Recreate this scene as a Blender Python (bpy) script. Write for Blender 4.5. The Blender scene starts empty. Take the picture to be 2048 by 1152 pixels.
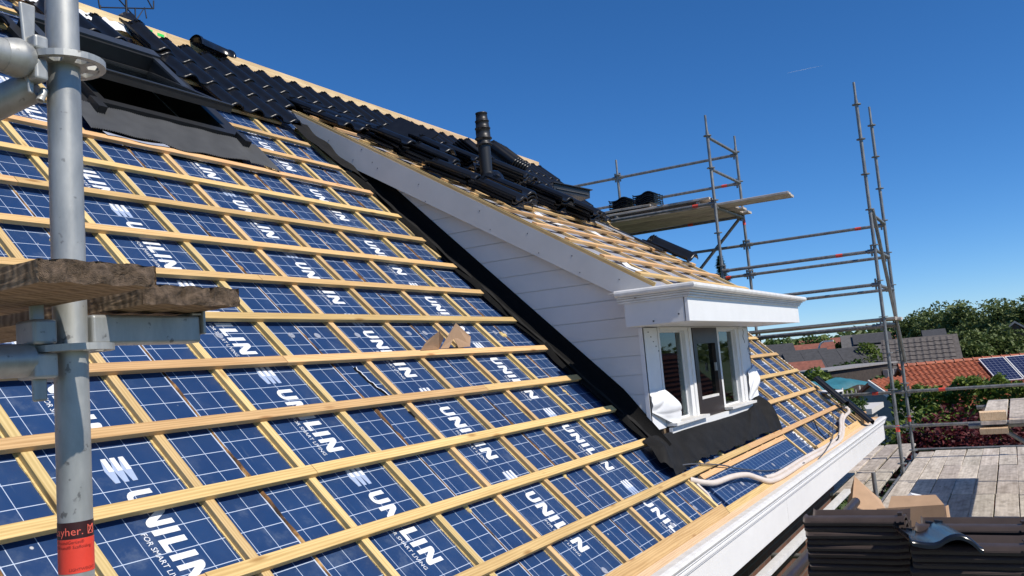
import bpy, bmesh, math, random
from mathutils import Vector, Matrix, Euler
R_ = math.radians
rnd = random.Random(7)
scene = bpy.context.scene
COL = scene.collection

# ------------------------------------------------------------------ camera
cam_d = bpy.data.cameras.new("camera")
cam = bpy.data.objects.new("camera", cam_d)
COL.objects.link(cam)
cam_d.sensor_width = 36.0
cam_d.lens = 31.28
cam_d.clip_start = 0.05
cam_d.clip_end = 8000
_right = Vector((0.48862, -0.86804, -0.08824)).normalized()
_fwd = Vector((0.87168, 0.48133, 0.09212)).normalized()
_down = _fwd.cross(_right).normalized()
_right = _down.cross(_fwd).normalized()
cam.matrix_world = Matrix(((_right.x, -_down.x, -_fwd.x, -2.232),
                           (_right.y, -_down.y, -_fwd.y, -2.979),
                           (_right.z, -_down.z, -_fwd.z, -0.116),
                           (0, 0, 0, 1)))
scene.camera = cam

# ------------------------------------------------------------------ sky and sun
SUN_TO = Vector((-0.085, -0.69, 0.72)).normalized()
SUN_EL = math.asin(SUN_TO.z)
SUN_AZ = math.atan2(SUN_TO.x, SUN_TO.y)
world = bpy.data.worlds.new("World")
scene.world = world
world.use_nodes = True
wn = world.node_tree
wn.nodes.clear()
w_out = wn.nodes.new("ShaderNodeOutputWorld")
w_bg = wn.nodes.new("ShaderNodeBackground")
w_sky = wn.nodes.new("ShaderNodeTexSky")
w_sky.sky_type = 'NISHITA'
w_sky.sun_disc = False
w_sky.sun_elevation = SUN_EL
w_sky.sun_rotation = SUN_AZ % (2 * math.pi)
w_sky.altitude = 0
w_sky.air_density = 0.7
w_sky.dust_density = 0.0
w_sky.ozone_density = 10.0
w_bg.inputs['Strength'].default_value = 0.132
w_sat = wn.nodes.new("ShaderNodeHueSaturation")
w_sat.inputs['Saturation'].default_value = 1.12
wn.links.new(w_sky.outputs[0], w_sat.inputs['Color'])
wn.links.new(w_sat.outputs[0], w_bg.inputs['Color'])
wn.links.new(w_bg.outputs[0], w_out.inputs['Surface'])
sun_d = bpy.data.lights.new("sun", 'SUN')
sun_d.energy = 4.8
sun_d.angle = R_(0.5)
sun_d.color = (1.0, 0.93, 0.83)
sun = bpy.data.objects.new("sun", sun_d)
COL.objects.link(sun)
sun.rotation_euler = (-SUN_TO).to_track_quat('-Z', 'Y').to_euler()
sun.location = (0, -10, 20)
scene.view_settings.view_transform = 'Standard'
scene.view_settings.look = 'None'
scene.view_settings.exposure = 0.0
scene.view_settings.gamma = 1.0
scene.view_settings.use_curve_mapping = False
scene.render.engine = 'CYCLES'
scene.cycles.max_bounces = 6
scene.cycles.diffuse_bounces = 3

# ------------------------------------------------------------------ frames
PHI = R_(44.0)
CP, SP = math.cos(PHI), math.sin(PHI)
def RF(u, v, n=0.0):                      # main roof: along eaves, up slope, out of the roof
    return Vector((u, v * CP - n * SP, v * SP + n * CP))
RM = Matrix(((1, 0, 0), (0, CP, -SP), (0, SP, CP)))
DSL = 0.6133
DA = math.atan(DSL)
DC, DS = math.cos(DA), math.sin(DA)
def DF(x, y, n=0.0):                      # dormer roof: x along, horizontal y, out of the slope
    return Vector((x, y - n * DS, 0.371 + DSL * (y + 0.86) + n * DC))
DM = Matrix(((1, 0, 0), (0, DC, -DS), (0, DS, DC)))

# ------------------------------------------------------------------ mesh builder
class MB:
    def __init__(s):
        s.v = []; s.f = []; s.m = []; s.sm = []
    def add(s, vs, fs, mat=0, smooth=False):
        b = len(s.v)
        s.v.extend([tuple(x) for x in vs])
        for f in fs:
            s.f.append(tuple(b + i for i in f)); s.m.append(mat); s.sm.append(smooth)
    def box(s, lo, hi, mat=0, M=None, taper=None):
        x0, y0, z0 = lo; x1, y1, z1 = hi
        vs = [Vector(p) for p in ((x0,y0,z0),(x1,y0,z0),(x1,y1,z0),(x0,y1,z0),(x0,y0,z1),(x1,y0,z1),(x1,y1,z1),(x0,y1,z1))]
        if M is not None: vs = [M @ p for p in vs]
        s.add(vs, [(0,3,2,1),(4,5,6,7),(0,1,5,4),(1,2,6,5),(2,3,7,6),(3,0,4,7)], mat)
    def prism(s, poly, ext, mat=0):       # poly: list of Vector, ext: Vector
        n = len(poly)
        vs = list(poly) + [p + ext for p in poly]
        fs = [tuple(range(n)), tuple(range(2*n-1, n-1, -1))]
        fs += [((i+1) % n, i, n+i, n+(i+1) % n) for i in range(n)]
        s.add(vs, fs, mat)
    def quad(s, a, b, c, d, mat=0):
        s.add([a, b, c, d], [(0,1,2,3)], mat)
    def tube(s, pts, r, n=10, mat=0, cap=True):
        pts = [Vector(p) for p in pts]
        rings = []
        prev = None
        for i, p in enumerate(pts):
            if i == 0: t = pts[1] - p
            elif i == len(pts) - 1: t = p - pts[i-1]
            else: t = (pts[i+1] - p).normalized() + (p - pts[i-1]).normalized()
            t.normalize()
            if prev is None:
                a = Vector((0,0,1)) if abs(t.z) < 0.9 else Vector((1,0,0))
                x = t.cross(a).normalized()
            else:
                x = (prev - t * prev.dot(t)).normalized()
            prev = x
            y = t.cross(x)
            rr = r[i] if isinstance(r, (list, tuple)) else r
            rings.append([p + (x * math.cos(2*math.pi*k/n) + y * math.sin(2*math.pi*k/n)) * rr for k in range(n)])
        vs = [q for ring in rings for q in ring]
        fs = []
        for i in range(len(pts) - 1):
            for k in range(n):
                a = i*n + k; b = i*n + (k+1) % n
                fs.append((a, b, b+n, a+n))
        s.add(vs, fs, mat, True)
        if cap:
            s.add(rings[0], [tuple(range(n-1, -1, -1))], mat)
            s.add(rings[-1], [tuple(range(n))], mat)
    def grid(s, P, mat=0, smooth=True, flip=False):
        nu, nv = len(P), len(P[0])
        vs = [p for row in P for p in row]
        fs = []
        for i in range(nu-1):
            for j in range(nv-1):
                q = (i*nv+j, (i+1)*nv+j, (i+1)*nv+j+1, i*nv+j+1)
                fs.append(q[::-1] if flip else q)
        s.add(vs, fs, mat, smooth)
    def mesh(s, name, mats):
        me = bpy.data.meshes.new(name)
        me.from_pydata(s.v, [], s.f)
        if not isinstance(mats, (list, tuple)): mats = [mats]
        for m in mats: me.materials.append(m)
        me.polygons.foreach_set('material_index', s.m)
        me.polygons.foreach_set('use_smooth', s.sm)
        me.update()
        return me
    def build(s, name, mats, parent=None):
        return link(name, s.mesh(name, mats), parent)

def link(name, me, parent=None, M=None):
    o = bpy.data.objects.new(name, me)
    COL.objects.link(o)
    if parent is not None: o.parent = parent
    if M is not None: o.matrix_basis = M
    return o
def thing(name, label, cat, loc=(0,0,0), group=None, parent=None):
    o = bpy.data.objects.new(name, None)
    COL.objects.link(o)
    o.location = loc
    o.empty_display_size = 0.1
    if parent is not None: o.parent = parent
    else:
        o['label'] = label; o['category'] = cat
        if group: o['group'] = group
    return o
def tag(o, label, cat, group=None):
    o['label'] = label; o['category'] = cat
    if group: o['group'] = group
    return o
def kind(o, k):
    o['kind'] = k
    return o
def RMat(u, v, n, rot=0.0, tilt=0.0):
    return Matrix.Translation(RF(u, v, n)) @ RM.to_4x4() @ Matrix.Rotation(rot, 4, 'Z') @ Matrix.Rotation(tilt, 4, 'X')
def DMat(x, y, n, rot=0.0, tilt=0.0):
    return Matrix.Translation(DF(x, y, n)) @ DM.to_4x4() @ Matrix.Rotation(rot, 4, 'Z') @ Matrix.Rotation(tilt, 4, 'X')

# ------------------------------------------------------------------ materials
def new_mat(name):
    m = bpy.data.materials.new(name); m.use_nodes = True
    nt = m.node_tree
    b = nt.nodes['Principled BSDF']
    return m, nt, b
def N(nt, t, **k):
    n = nt.nodes.new(t)
    for a, v in k.items(): setattr(n, a, v)
    return n
def texco(nt, out='Object', scale=(1,1,1), rand=False):
    tc = N(nt, 'ShaderNodeTexCoord')
    mp = N(nt, 'ShaderNodeMapping')
    mp.inputs['Scale'].default_value = scale
    nt.links.new(tc.outputs[out], mp.inputs['Vector'])
    if rand:
        oi = N(nt, 'ShaderNodeObjectInfo')
        mul = N(nt, 'ShaderNodeMath', operation='MULTIPLY'); mul.inputs[1].default_value = 37.0
        nt.links.new(oi.outputs['Random'], mul.inputs[0])
        cb = N(nt, 'ShaderNodeCombineXYZ')
        for i in range(3): nt.links.new(mul.outputs[0], cb.inputs[i])
        nt.links.new(cb.outputs[0], mp.inputs['Location'])
    return mp.outputs[0]
def noise(nt, vec, scale=5, detail=4, rough=0.55):
    n = N(nt, 'ShaderNodeTexNoise')
    n.inputs['Scale'].default_value = scale
    n.inputs['Detail'].default_value = detail
    n.inputs['Roughness'].default_value = rough
    nt.links.new(vec, n.inputs['Vector'])
    return n.outputs['Fac']
def ramp(nt, fac, stops):
    r = N(nt, 'ShaderNodeValToRGB')
    el = r.color_ramp.elements
    while len(el) < len(stops): el.new(0.5)
    for e, (p, c) in zip(el, stops):
        e.position = p
        e.color = tuple(c) + (1,) if len(c) == 3 else c
    nt.links.new(fac, r.inputs[0])
    return r.outputs[0]
def mixc(nt, fac, a, b, mode='MIX'):
    m = N(nt, 'ShaderNodeMix', data_type='RGBA', blend_type=mode)
    if isinstance(fac, (int, float)): m.inputs[0].default_value = fac
    else: nt.links.new(fac, m.inputs[0])
    for k, x in ((6, a), (7, b)):
        if isinstance(x, tuple): m.inputs[k].default_value = x + (1,) if len(x) == 3 else x
        else: nt.links.new(x, m.inputs[k])
    return m.outputs[2]
def math_(nt, op, a, b=None):
    m = N(nt, 'ShaderNodeMath', operation=op)
    for i, x in enumerate((a, b)):
        if x is None: continue
        if isinstance(x, (int, float)): m.inputs[i].default_value = x
        else: nt.links.new(x, m.inputs[i])
    return m.outputs[0]
def bump(nt, b, h, strength=0.3, dist=0.01):
    bp = N(nt, 'ShaderNodeBump')
    bp.inputs['Strength'].default_value = strength
    bp.inputs['Distance'].default_value = dist
    nt.links.new(h, bp.inputs['Height'])
    nt.links.new(bp.outputs[0], b.inputs['Normal'])
def simple(name, col, rough=0.6, metal=0.0, var=0.12, nscale=8, spec=0.5, bumpy=0.0, out='Object', rand=True):
    m, nt, b = new_mat(name)
    vec = texco(nt, out, (1,1,1), rand)
    f = noise(nt, vec, nscale, 5)
    lo = tuple(c * (1 - var) for c in col); hi = tuple(min(1, c * (1 + var)) for c in col)
    c = ramp(nt, f, [(0.3, lo), (0.7, hi)])
    nt.links.new(c, b.inputs['Base Color'])
    b.inputs['Roughness'].default_value = rough
    b.inputs['Metallic'].default_value = metal
    b.inputs['Specular IOR Level'].default_value = spec
    if bumpy: bump(nt, b, noise(nt, vec, nscale * 6, 4), bumpy, 0.01)
    return m
def wood(name, lo, hi, knot=(0.25,0.13,0.05), axis=(1.6,26,26), rough=0.65, grime=0.0, bumpy=0.15, wave=0.25):
    m, nt, b = new_mat(name)
    vec = texco(nt, 'Object', axis, True)
    f1 = noise(nt, vec, 1.6, 6, 0.65)
    wv = N(nt, 'ShaderNodeTexWave', wave_type='BANDS', bands_direction='Y')
    wv.inputs['Scale'].default_value = 0.9
    wv.inputs['Distortion'].default_value = 7.0
    wv.inputs['Detail'].default_value = 3
    wv.inputs['Detail Scale'].default_value = 1.2
    nt.links.new(vec, wv.inputs['Vector'])
    fac = math_(nt, 'ADD', math_(nt, 'MULTIPLY', f1, 1 - wave), math_(nt, 'MULTIPLY', wv.outputs['Fac'], wave))
    c = ramp(nt, fac, [(0.3, lo), (0.68, hi)])
    v2 = texco(nt, 'Object', (5, 18, 18), True)
    k = N(nt, 'ShaderNodeTexVoronoi'); k.inputs['Scale'].default_value = 0.55
    nt.links.new(v2, k.inputs['Vector'])
    kf = ramp(nt, k.outputs['Distance'], [(0.05, (0.9,0.9,0.9)), (0.15, (0,0,0))])
    c = mixc(nt, kf, c, knot)
    oi = N(nt, 'ShaderNodeObjectInfo')
    hs = N(nt, 'ShaderNodeHueSaturation')
    nt.links.new(math_(nt, 'ADD', math_(nt, 'MULTIPLY', oi.outputs['Random'], 0.36), 0.82), hs.inputs['Value'])
    nt.links.new(math_(nt, 'ADD', math_(nt, 'MULTIPLY', math_(nt, 'FRACT', math_(nt, 'MULTIPLY', oi.outputs['Random'], 7.3)), 0.024), 0.488), hs.inputs['Hue'])
    nt.links.new(c, hs.inputs['Color'])
    c = hs.outputs[0]
    if grime:
        g = noise(nt, texco(nt, 'Object', (3, 6, 6), True), 2.2, 5)
        c = mixc(nt, math_(nt, 'MULTIPLY', ramp(nt, g, [(0.45, (0,0,0)), (0.75, (1,1,1))]), grime), c, (0.16, 0.13, 0.10))
    nt.links.new(c, b.inputs['Base Color'])
    b.inputs['Roughness'].default_value = rough
    b.inputs['Specular IOR Level'].default_value = 0.3
    bump(nt, b, fac, bumpy, 0.004)
    return m
MT = {}
MT['pine'] = wood('pine_batten', (0.50, 0.305, 0.125), (0.70, 0.465, 0.215), knot=(0.34, 0.17, 0.06))
MT['pine_dim'] = wood('pine_counter_batten', (0.52, 0.35, 0.15), (0.72, 0.51, 0.25), knot=(0.36, 0.2, 0.08))
MT['pine_pale'] = wood('pine_ridge_board', (0.62, 0.43, 0.23), (0.80, 0.60, 0.36), knot=(0.42, 0.22, 0.1))
MT['plank_grey'] = wood('weathered_plank', (0.40, 0.345, 0.285), (0.64, 0.57, 0.485), knot=(0.28, 0.23, 0.18), axis=(0.9, 9, 9), grime=0.60, rough=0.85, bumpy=0.04, wave=0.08)
MT['plank_brown'] = wood('old_scaffold_plank', (0.115, 0.072, 0.042), (0.26, 0.175, 0.11), knot=(0.07, 0.045, 0.03), axis=(3, 22, 22), rough=0.9, bumpy=0.5)
MT['end_grain'] = simple('old_plank_end_grain', (0.155, 0.108, 0.072), 0.95, var=0.6, nscale=110, bumpy=0.8, rand=False)

def panel_mat():
    m, nt, b = new_mat('blue_foil_panel')
    tc = N(nt, 'ShaderNodeTexCoord')
    sx = N(nt, 'ShaderNodeSeparateXYZ'); nt.links.new(tc.outputs['Object'], sx.inputs[0])
    oi = N(nt, 'ShaderNodeObjectInfo')
    sc = N(nt, 'ShaderNodeSeparateColor'); nt.links.new(oi.outputs['Color'], sc.inputs[0])
    S = 0.0965
    def lines(x, period, w):
        a = math_(nt, 'FRACT', math_(nt, 'DIVIDE', x, period))
        d = math_(nt, 'ABSOLUTE', math_(nt, 'SUBTRACT', a, 0.5))
        return math_(nt, 'GREATER_THAN', d, 0.5 - w / period / 2)
    lx = lines(math_(nt, 'SUBTRACT', sx.outputs[0], 0.04), S, 0.0026)
    yy = math_(nt, 'ADD', sx.outputs[1], math_(nt, 'MULTIPLY', sc.outputs[0], S))
    ly = lines(yy, S, 0.0030)
    ed = math_(nt, 'MAXIMUM', math_(nt, 'LESS_THAN', sx.outputs[0], 0.004), math_(nt, 'GREATER_THAN', sx.outputs[0], 1.003))
    ln = math_(nt, 'MAXIMUM', math_(nt, 'MAXIMUM', lx, ly), ed)
    vec = texco(nt, 'Object', (1,1,1), True)
    f = noise(nt, vec, 3.0, 6, 0.6)
    blue = ramp(nt, f, [(0.3, (0.0105, 0.036, 0.112)), (0.7, (0.0150, 0.049, 0.140))])
    dst = noise(nt, vec, 7.0, 8, 0.7)
    dst2 = noise(nt, vec, 1.1, 3, 0.5)
    df = math_(nt, 'MULTIPLY', ramp(nt, dst, [(0.55, (0,0,0)), (0.80, (1,1,1))]), ramp(nt, dst2, [(0.42, (0,0,0)), (0.65, (1,1,1))]))
    c = mixc(nt, math_(nt, 'MULTIPLY', df, 0.42), blue, (0.20, 0.25, 0.31))
    v3 = texco(nt, 'Object', (9, 1.2, 1), True)                     # scuffs running up the slope
    scf = math_(nt, 'MULTIPLY', ramp(nt, noise(nt, v3, 2.2, 7, 0.75), [(0.60, (0,0,0)), (0.78, (1,1,1))]), ramp(nt, noise(nt, vec, 1.7, 3, 0.5), [(0.50, (0,0,0)), (0.66, (1,1,1))]))
    c = mixc(nt, math_(nt, 'MULTIPLY', scf, 0.5), c, (0.24, 0.29, 0.34))
    spk = N(nt, 'ShaderNodeTexVoronoi'); spk.inputs['Scale'].default_value = 5.0
    nt.links.new(vec, spk.inputs['Vector'])
    c = mixc(nt, ramp(nt, spk.outputs['Distance'], [(0.02, (0.8,0.8,0.8)), (0.035, (0,0,0))]), c, (0.6, 0.6, 0.6))
    c = mixc(nt, math_(nt, 'MULTIPLY', ln, 0.82), c, (0.60, 0.68, 0.80))
    nt.links.new(c, b.inputs['Base Color'])
    b.inputs['Roughness'].default_value = 0.38
    nt.links.new(ramp(nt, dst, [(0.3, (0.30,)*3), (0.8, (0.60,)*3)]), b.inputs['Roughness'])
    wr = math_(nt, 'ADD', noise(nt, vec, 16, 4), math_(nt, 'MULTIPLY', noise(nt, vec, 2.2, 2), 2.2))
    bump(nt, b, wr, 0.16, 0.01)
    return m
MT['panel'] = panel_mat()
MT['print'] = simple('white_print', (0.74, 0.76, 0.78), 0.5, var=0.1, nscale=40)
MT['print_grey'] = simple('grey_print', (0.36, 0.44, 0.60), 0.5, var=0.05, nscale=40)
def foam_mat():
    m, nt, b = new_mat('pu_foam')
    vec = texco(nt, 'Object', (1,1,1), True)
    c = ramp(nt, noise(nt, vec, 9, 5, 0.6), [(0.38, (0.030, 0.016, 0.008)), (0.52, (0.20, 0.095, 0.030)), (0.66, (0.60, 0.36, 0.13))])
    nt.links.new(c, b.inputs['Base Color']); b.inputs['Roughness'].default_value = 0.85
    bump(nt, b, noise(nt, vec, 90, 4), 0.6, 0.01)
    return m
MT['foam'] = foam_mat()
MT['foam_pale'] = simple('pu_foam_pale', (0.70, 0.52, 0.22), 0.85, var=0.3, nscale=30, bumpy=0.6)
MT['tile'] = simple('black_glazed_tile', (0.0058, 0.0064, 0.0078), 0.30, var=0.3, nscale=10, spec=0.40)
MT['tile_gloss'] = simple('black_glossy_tile', (0.010, 0.013, 0.02), 0.20, var=0.2, nscale=10, spec=0.4)
MT['tile_back'] = simple('dark_brown_tile', (0.060, 0.044, 0.038), 0.55, var=0.18, nscale=9, spec=0.3)
MT['white_paint'] = simple('white_paint', (0.80, 0.80, 0.79), 0.42, var=0.03, nscale=6)
MT['white_old'] = simple('white_paint_dirty', (0.72, 0.71, 0.68), 0.5, var=0.10, nscale=14)
MT['grey_board'] = simple('primed_grey_board', (0.55, 0.545, 0.535), 0.6, var=0.05, nscale=5)
MT['cheek'] = simple('grey_white_cladding', (0.74, 0.73, 0.71), 0.5, var=0.035, nscale=5)
MT['white_foil'] = simple('white_membrane', (0.80, 0.81, 0.82), 0.45, var=0.05, nscale=5)
MT['membrane_grey'] = simple('silver_grey_membrane', (0.33, 0.35, 0.41), 0.4, var=0.1, nscale=6)
MT['epdm'] = simple('black_rubber_sheet', (0.0085, 0.0082, 0.008), 0.75, var=0.45, nscale=9, spec=0.25, bumpy=0.25)
MT['foam_black'] = simple('black_foam_strip', (0.006, 0.006, 0.006), 0.9, var=0.2, nscale=20, spec=0.15, bumpy=0.3)
MT['lead'] = simple('dark_pleated_flashing', (0.085, 0.087, 0.089), 0.5, var=0.12, nscale=10)
MT['win_dark'] = simple('anthracite_window_metal', (0.022, 0.023, 0.025), 0.38, var=0.1, nscale=10)
MT['win_grey'] = simple('grey_window_metal', (0.075, 0.085, 0.10), 0.35, metal=0.5, var=0.1, nscale=10)
MT['brown_dark'] = simple('dark_brown_sash', (0.028, 0.018, 0.014), 0.4, var=0.15, nscale=8)
MT['interior'] = simple('dim_interior', (0.030, 0.032, 0.034), 0.9, var=0.3, nscale=2)  # near-black colour puts the indoor shade into the surface
MT['pvc_black'] = simple('black_pvc', (0.018, 0.018, 0.019), 0.42, var=0.12, nscale=6)
MT['hose'] = simple('cream_plastic_conduit', (0.68, 0.60, 0.53), 0.45, var=0.08, nscale=10)
MT['cable'] = simple('grey_cable', (0.08, 0.085, 0.1), 0.5, var=0.1)
MT['cable_black'] = simple('black_cable', (0.01, 0.01, 0.012), 0.5, var=0.1)
MT['card'] = simple('cardboard', (0.46, 0.30, 0.185), 0.85, var=0.08, nscale=10)
MT['red_label'] = simple('red_label', (0.72, 0.055, 0.030), 0.45, var=0.12, nscale=14)
MT['black_label'] = simple('dark_red_black_label', (0.030, 0.006, 0.006), 0.45, var=0.2, nscale=14)
MT['red_print'] = simple('red_print', (0.72, 0.12, 0.08), 0.45, var=0.1, nscale=30)
MT['dark_print'] = simple('dark_red_print', (0.20, 0.02, 0.015), 0.5, var=0.3, nscale=30)
MT['red_tape'] = simple('red_tape', (0.72, 0.08, 0.05), 0.5, var=0.1)
MT['green_mark'] = simple('green_marker', (0.05, 0.7, 0.12), 0.6, var=0.1)
MT['black_mark'] = simple('black_marker', (0.02, 0.02, 0.025), 0.6, var=0.1)
MT['iron'] = simple('black_iron', (0.012, 0.012, 0.015), 0.5, var=0.2)
MT['bark'] = simple('bark', (0.08, 0.06, 0.045), 0.9, var=0.3, nscale=12, bumpy=0.5)
MT['gravel'] = simple('grey_gravel', (0.16, 0.15, 0.12), 0.95, var=0.6, nscale=30, bumpy=0.9)
MT['nail'] = simple('nail_head', (0.03, 0.03, 0.035), 0.5)
def galv(name='galvanised_steel', lo=(0.30, 0.305, 0.29), hi=(0.53, 0.535, 0.51)):
    m, nt, b = new_mat(name)
    vec = texco(nt, 'Object', (14, 14, 5), True)
    f = noise(nt, vec, 1.4, 6, 0.6)
    c = ramp(nt, f, [(0.3, lo), (0.72, hi)])
    v2 = texco(nt, 'Object', (1,1,1), True)
    sp = noise(nt, v2, 55, 3, 0.5)
    c = mixc(nt, ramp(nt, sp, [(0.66, (0,0,0)), (0.72, (0.7,0.7,0.7))]), c, (0.09, 0.085, 0.08))
    nt.links.new(c, b.inputs['Base Color'])
    b.inputs['Metallic'].default_value = 0.5
    nt.links.new(ramp(nt, f, [(0.3, (0.40,)*3), (0.75, (0.58,)*3)]), b.inputs['Roughness'])
    bump(nt, b, noise(nt, v2, 70, 3), 0.08, 0.002)
    return m
MT['galv'] = galv()
MT['galv_far'] = galv('weathered_scaffold_steel', (0.16, 0.165, 0.165), (0.33, 0.33, 0.315))
def glass_mat(name, tint, rough=0.02, alpha=0.75):
    m, nt, b = new_mat(name)
    nt.nodes.remove(b)
    out = nt.nodes['Material Output']
    tr = N(nt, 'ShaderNodeBsdfTransparent'); tr.inputs[0].default_value = (*tint, 1)
    gl = N(nt, 'ShaderNodeBsdfGlossy'); gl.inputs['Roughness'].default_value = rough
    gl.inputs[0].default_value = (0.9, 0.95, 0.95, 1)
    fr = N(nt, 'ShaderNodeFresnel'); fr.inputs[0].default_value = 1.5
    mx = N(nt, 'ShaderNodeMixShader')
    nt.links.new(fr.outputs[0], mx.inputs[0]); nt.links.new(tr.outputs[0], mx.inputs[1]); nt.links.new(gl.outputs[0], mx.inputs[2])
    nt.links.new(mx.outputs[0], out.inputs[0])
    return m
MT['glass'] = glass_mat('window_glass', (0.62, 0.70, 0.68))
MT['glass_roof'] = glass_mat('roof_window_glass', (0.35, 0.38, 0.38), 0.08)
def bricks(name, c1=(0.10, 0.045, 0.03), c2=(0.16, 0.07, 0.045)):
    m, nt, b = new_mat(name)
    tc = N(nt, 'ShaderNodeTexCoord')
    mp = N(nt, 'ShaderNodeMapping'); mp.inputs['Rotation'].default_value = (R_(90), 0, 0)
    nt.links.new(tc.outputs['Object'], mp.inputs[0])
    br = N(nt, 'ShaderNodeTexBrick')
    br.inputs['Color1'].default_value = (*c1, 1); br.inputs['Color2'].default_value = (*c2, 1)
    br.inputs['Mortar'].default_value = (0.12, 0.11, 0.10, 1)
    br.inputs['Scale'].default_value = 1.0
    br.inputs['Brick Width'].default_value = 0.22; br.inputs['Row Height'].default_value = 0.065
    br.inputs['Mortar Size'].default_value = 0.006
    nt.links.new(mp.outputs[0], br.inputs['Vector'])
    nt.links.new(br.outputs['Color'], b.inputs['Base Color'])
    b.inputs['Roughness'].default_value = 0.85
    return m
MT['brick'] = bricks('dark_brick')
MT['brick_red'] = bricks('red_brick', (0.24, 0.08, 0.05), (0.32, 0.11, 0.065))
MT['clay'] = simple('red_clay_tile', (0.33, 0.095, 0.045), 0.6, var=0.35, nscale=5)
MT['clay_dull'] = simple('dull_red_roof', (0.24, 0.085, 0.055), 0.75, var=0.25, nscale=5)
MT['concrete_tile'] = simple('grey_brown_concrete_tile', (0.115, 0.10, 0.09), 0.85, var=0.3, nscale=8)
MT['dark_roof'] = simple('dark_grey_roof', (0.055, 0.055, 0.058), 0.8, var=0.25, nscale=6)
MT['grey_roof'] = simple('grey_roof', (0.12, 0.115, 0.11), 0.85, var=0.2, nscale=4)
MT['render_white'] = simple('white_render', (0.62, 0.60, 0.56), 0.8, var=0.06)
MT['render_grey'] = simple('grey_render', (0.28, 0.27, 0.26), 0.85, var=0.15)
MT['timber_dark'] = simple('dark_timber_wall', (0.05, 0.04, 0.033), 0.8, var=0.3, nscale=8)
MT['tarp'] = simple('teal_tarpaulin', (0.03, 0.16, 0.20), 0.5, var=0.2, nscale=3)
MT['solar'] = None
def solar_mat():
    m, nt, b = new_mat('solar_cells')
    tc = N(nt, 'ShaderNodeTexCoord')
    br = N(nt, 'ShaderNodeTexBrick'); br.offset = 0.0
    br.inputs['Color1'].default_value = (0.012, 0.016, 0.05, 1); br.inputs['Color2'].default_value = (0.018, 0.024, 0.07, 1)
    br.inputs['Mortar'].default_value = (0.20, 0.22, 0.28, 1)
    br.inputs['Scale'].default_value = 1.0
    br.inputs['Brick Width'].default_value = 0.166; br.inputs['Row Height'].default_value = 0.166
    br.inputs['Mortar Size'].default_value = 0.006
    nt.links.new(tc.outputs['Object'], br.inputs['Vector'])
    nt.links.new(br.outputs['Color'], b.inputs['Base Color'])
    b.inputs['Roughness'].default_value = 0.2
    return m
MT['solar'] = solar_mat()
def leaf_mat(name, c0, c1, trans=0.25):
    m, nt, b = new_mat(name)
    g = N(nt, 'ShaderNodeNewGeometry')
    c = ramp(nt, g.outputs['Random Per Island'], [(0.0, c0), (0.55, tuple((a+d)/2 for a, d in zip(c0, c1))), (1.0, c1)])
    nt.links.new(c, b.inputs['Base Color'])
    b.inputs['Roughness'].default_value = 0.55
    b.inputs['Specular IOR Level'].default_value = 0.3
    out = nt.nodes['Material Output']
    tl = N(nt, 'ShaderNodeBsdfTranslucent'); nt.links.new(c, tl.inputs[0])
    mx = N(nt, 'ShaderNodeMixShader'); mx.inputs[0].default_value = trans
    nt.links.new(b.outputs[0], mx.inputs[1]); nt.links.new(tl.outputs[0], mx.inputs[2])
    nt.links.new(mx.outputs[0], out.inputs[0])
    return m
MT['leaf'] = leaf_mat('leaf_green', (0.030, 0.065, 0.012), (0.085, 0.145, 0.030))
MT['leaf_light'] = leaf_mat('leaf_light_green', (0.065, 0.115, 0.018), (0.21, 0.27, 0.055))
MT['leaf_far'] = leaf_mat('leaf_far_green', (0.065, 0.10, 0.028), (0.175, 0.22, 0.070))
MT['leaf_red'] = leaf_mat('leaf_dark_red', (0.040, 0.008, 0.011), (0.165, 0.030, 0.032))
MT['leaf_dark'] = leaf_mat('leaf_conifer', (0.014, 0.034, 0.014), (0.04, 0.075, 0.03))
def ground_mat():
    m, nt, b = new_mat('garden_ground')
    vec = texco(nt, 'Object')
    f = noise(nt, vec, 0.22, 6, 0.6)
    c = ramp(nt, f, [(0.35, (0.05, 0.085, 0.02)), (0.5, (0.07, 0.11, 0.03)), (0.62, (0.13, 0.115, 0.09))])
    nt.links.new(c, b.inputs['Base Color']); b.inputs['Roughness'].default_value = 0.95
    return m
MT['ground'] = ground_mat()
#--PART2--
# ================================================================== SETTING
gm = MB(); gm.quad(Vector((-2500,-2500,-4.9)), Vector((4500,-2500,-4.9)), Vector((4500,2500,-4.9)), Vector((-2500,2500,-4.9)))
kind(gm.build('ground', MT['ground']), 'structure')

# ================================================================== HOUSE UNDER RENOVATION
house = thing('house', 'house being reroofed with blue insulation panels, pine battens, black tiles and a white dormer', 'house', (0, 0, 0))
# --- walls and dark attic core under the roof
w = MB()
w.box((-6, -0.80, -4.9), (9.6, -0.55, -1.45))
w.box((9.35, -0.55, -4.9), (9.6, 6.4, -1.2))
w.prism([Vector((9.35, -0.5, -1.2)), Vector((9.35, 6.6, -1.2)), Vector((9.35, 3.2, 2.75))], Vector((0.25, 0, 0)))
w.build('wall', MT['brick'], house)
so = MB(); so.box((-6, -1.24, -1.50), (10.9, -0.80, -1.47)); so.build('soffit', MT['timber_dark'], house)
bk = MB()                                                        # the far slope of the roof
RY, RZ = 3.12, 2.98
bk.prism([Vector((-6, RY, RZ - 0.04)), Vector((-6, RY + 4.4, RZ - 4.25)), Vector((-6, RY + 4.3, RZ - 4.35)), Vector((-6, RY, RZ - 0.2))], Vector((15.9, 0, 0)))
bk.build('rear_roof', MT['dark_roof'], house)

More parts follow.
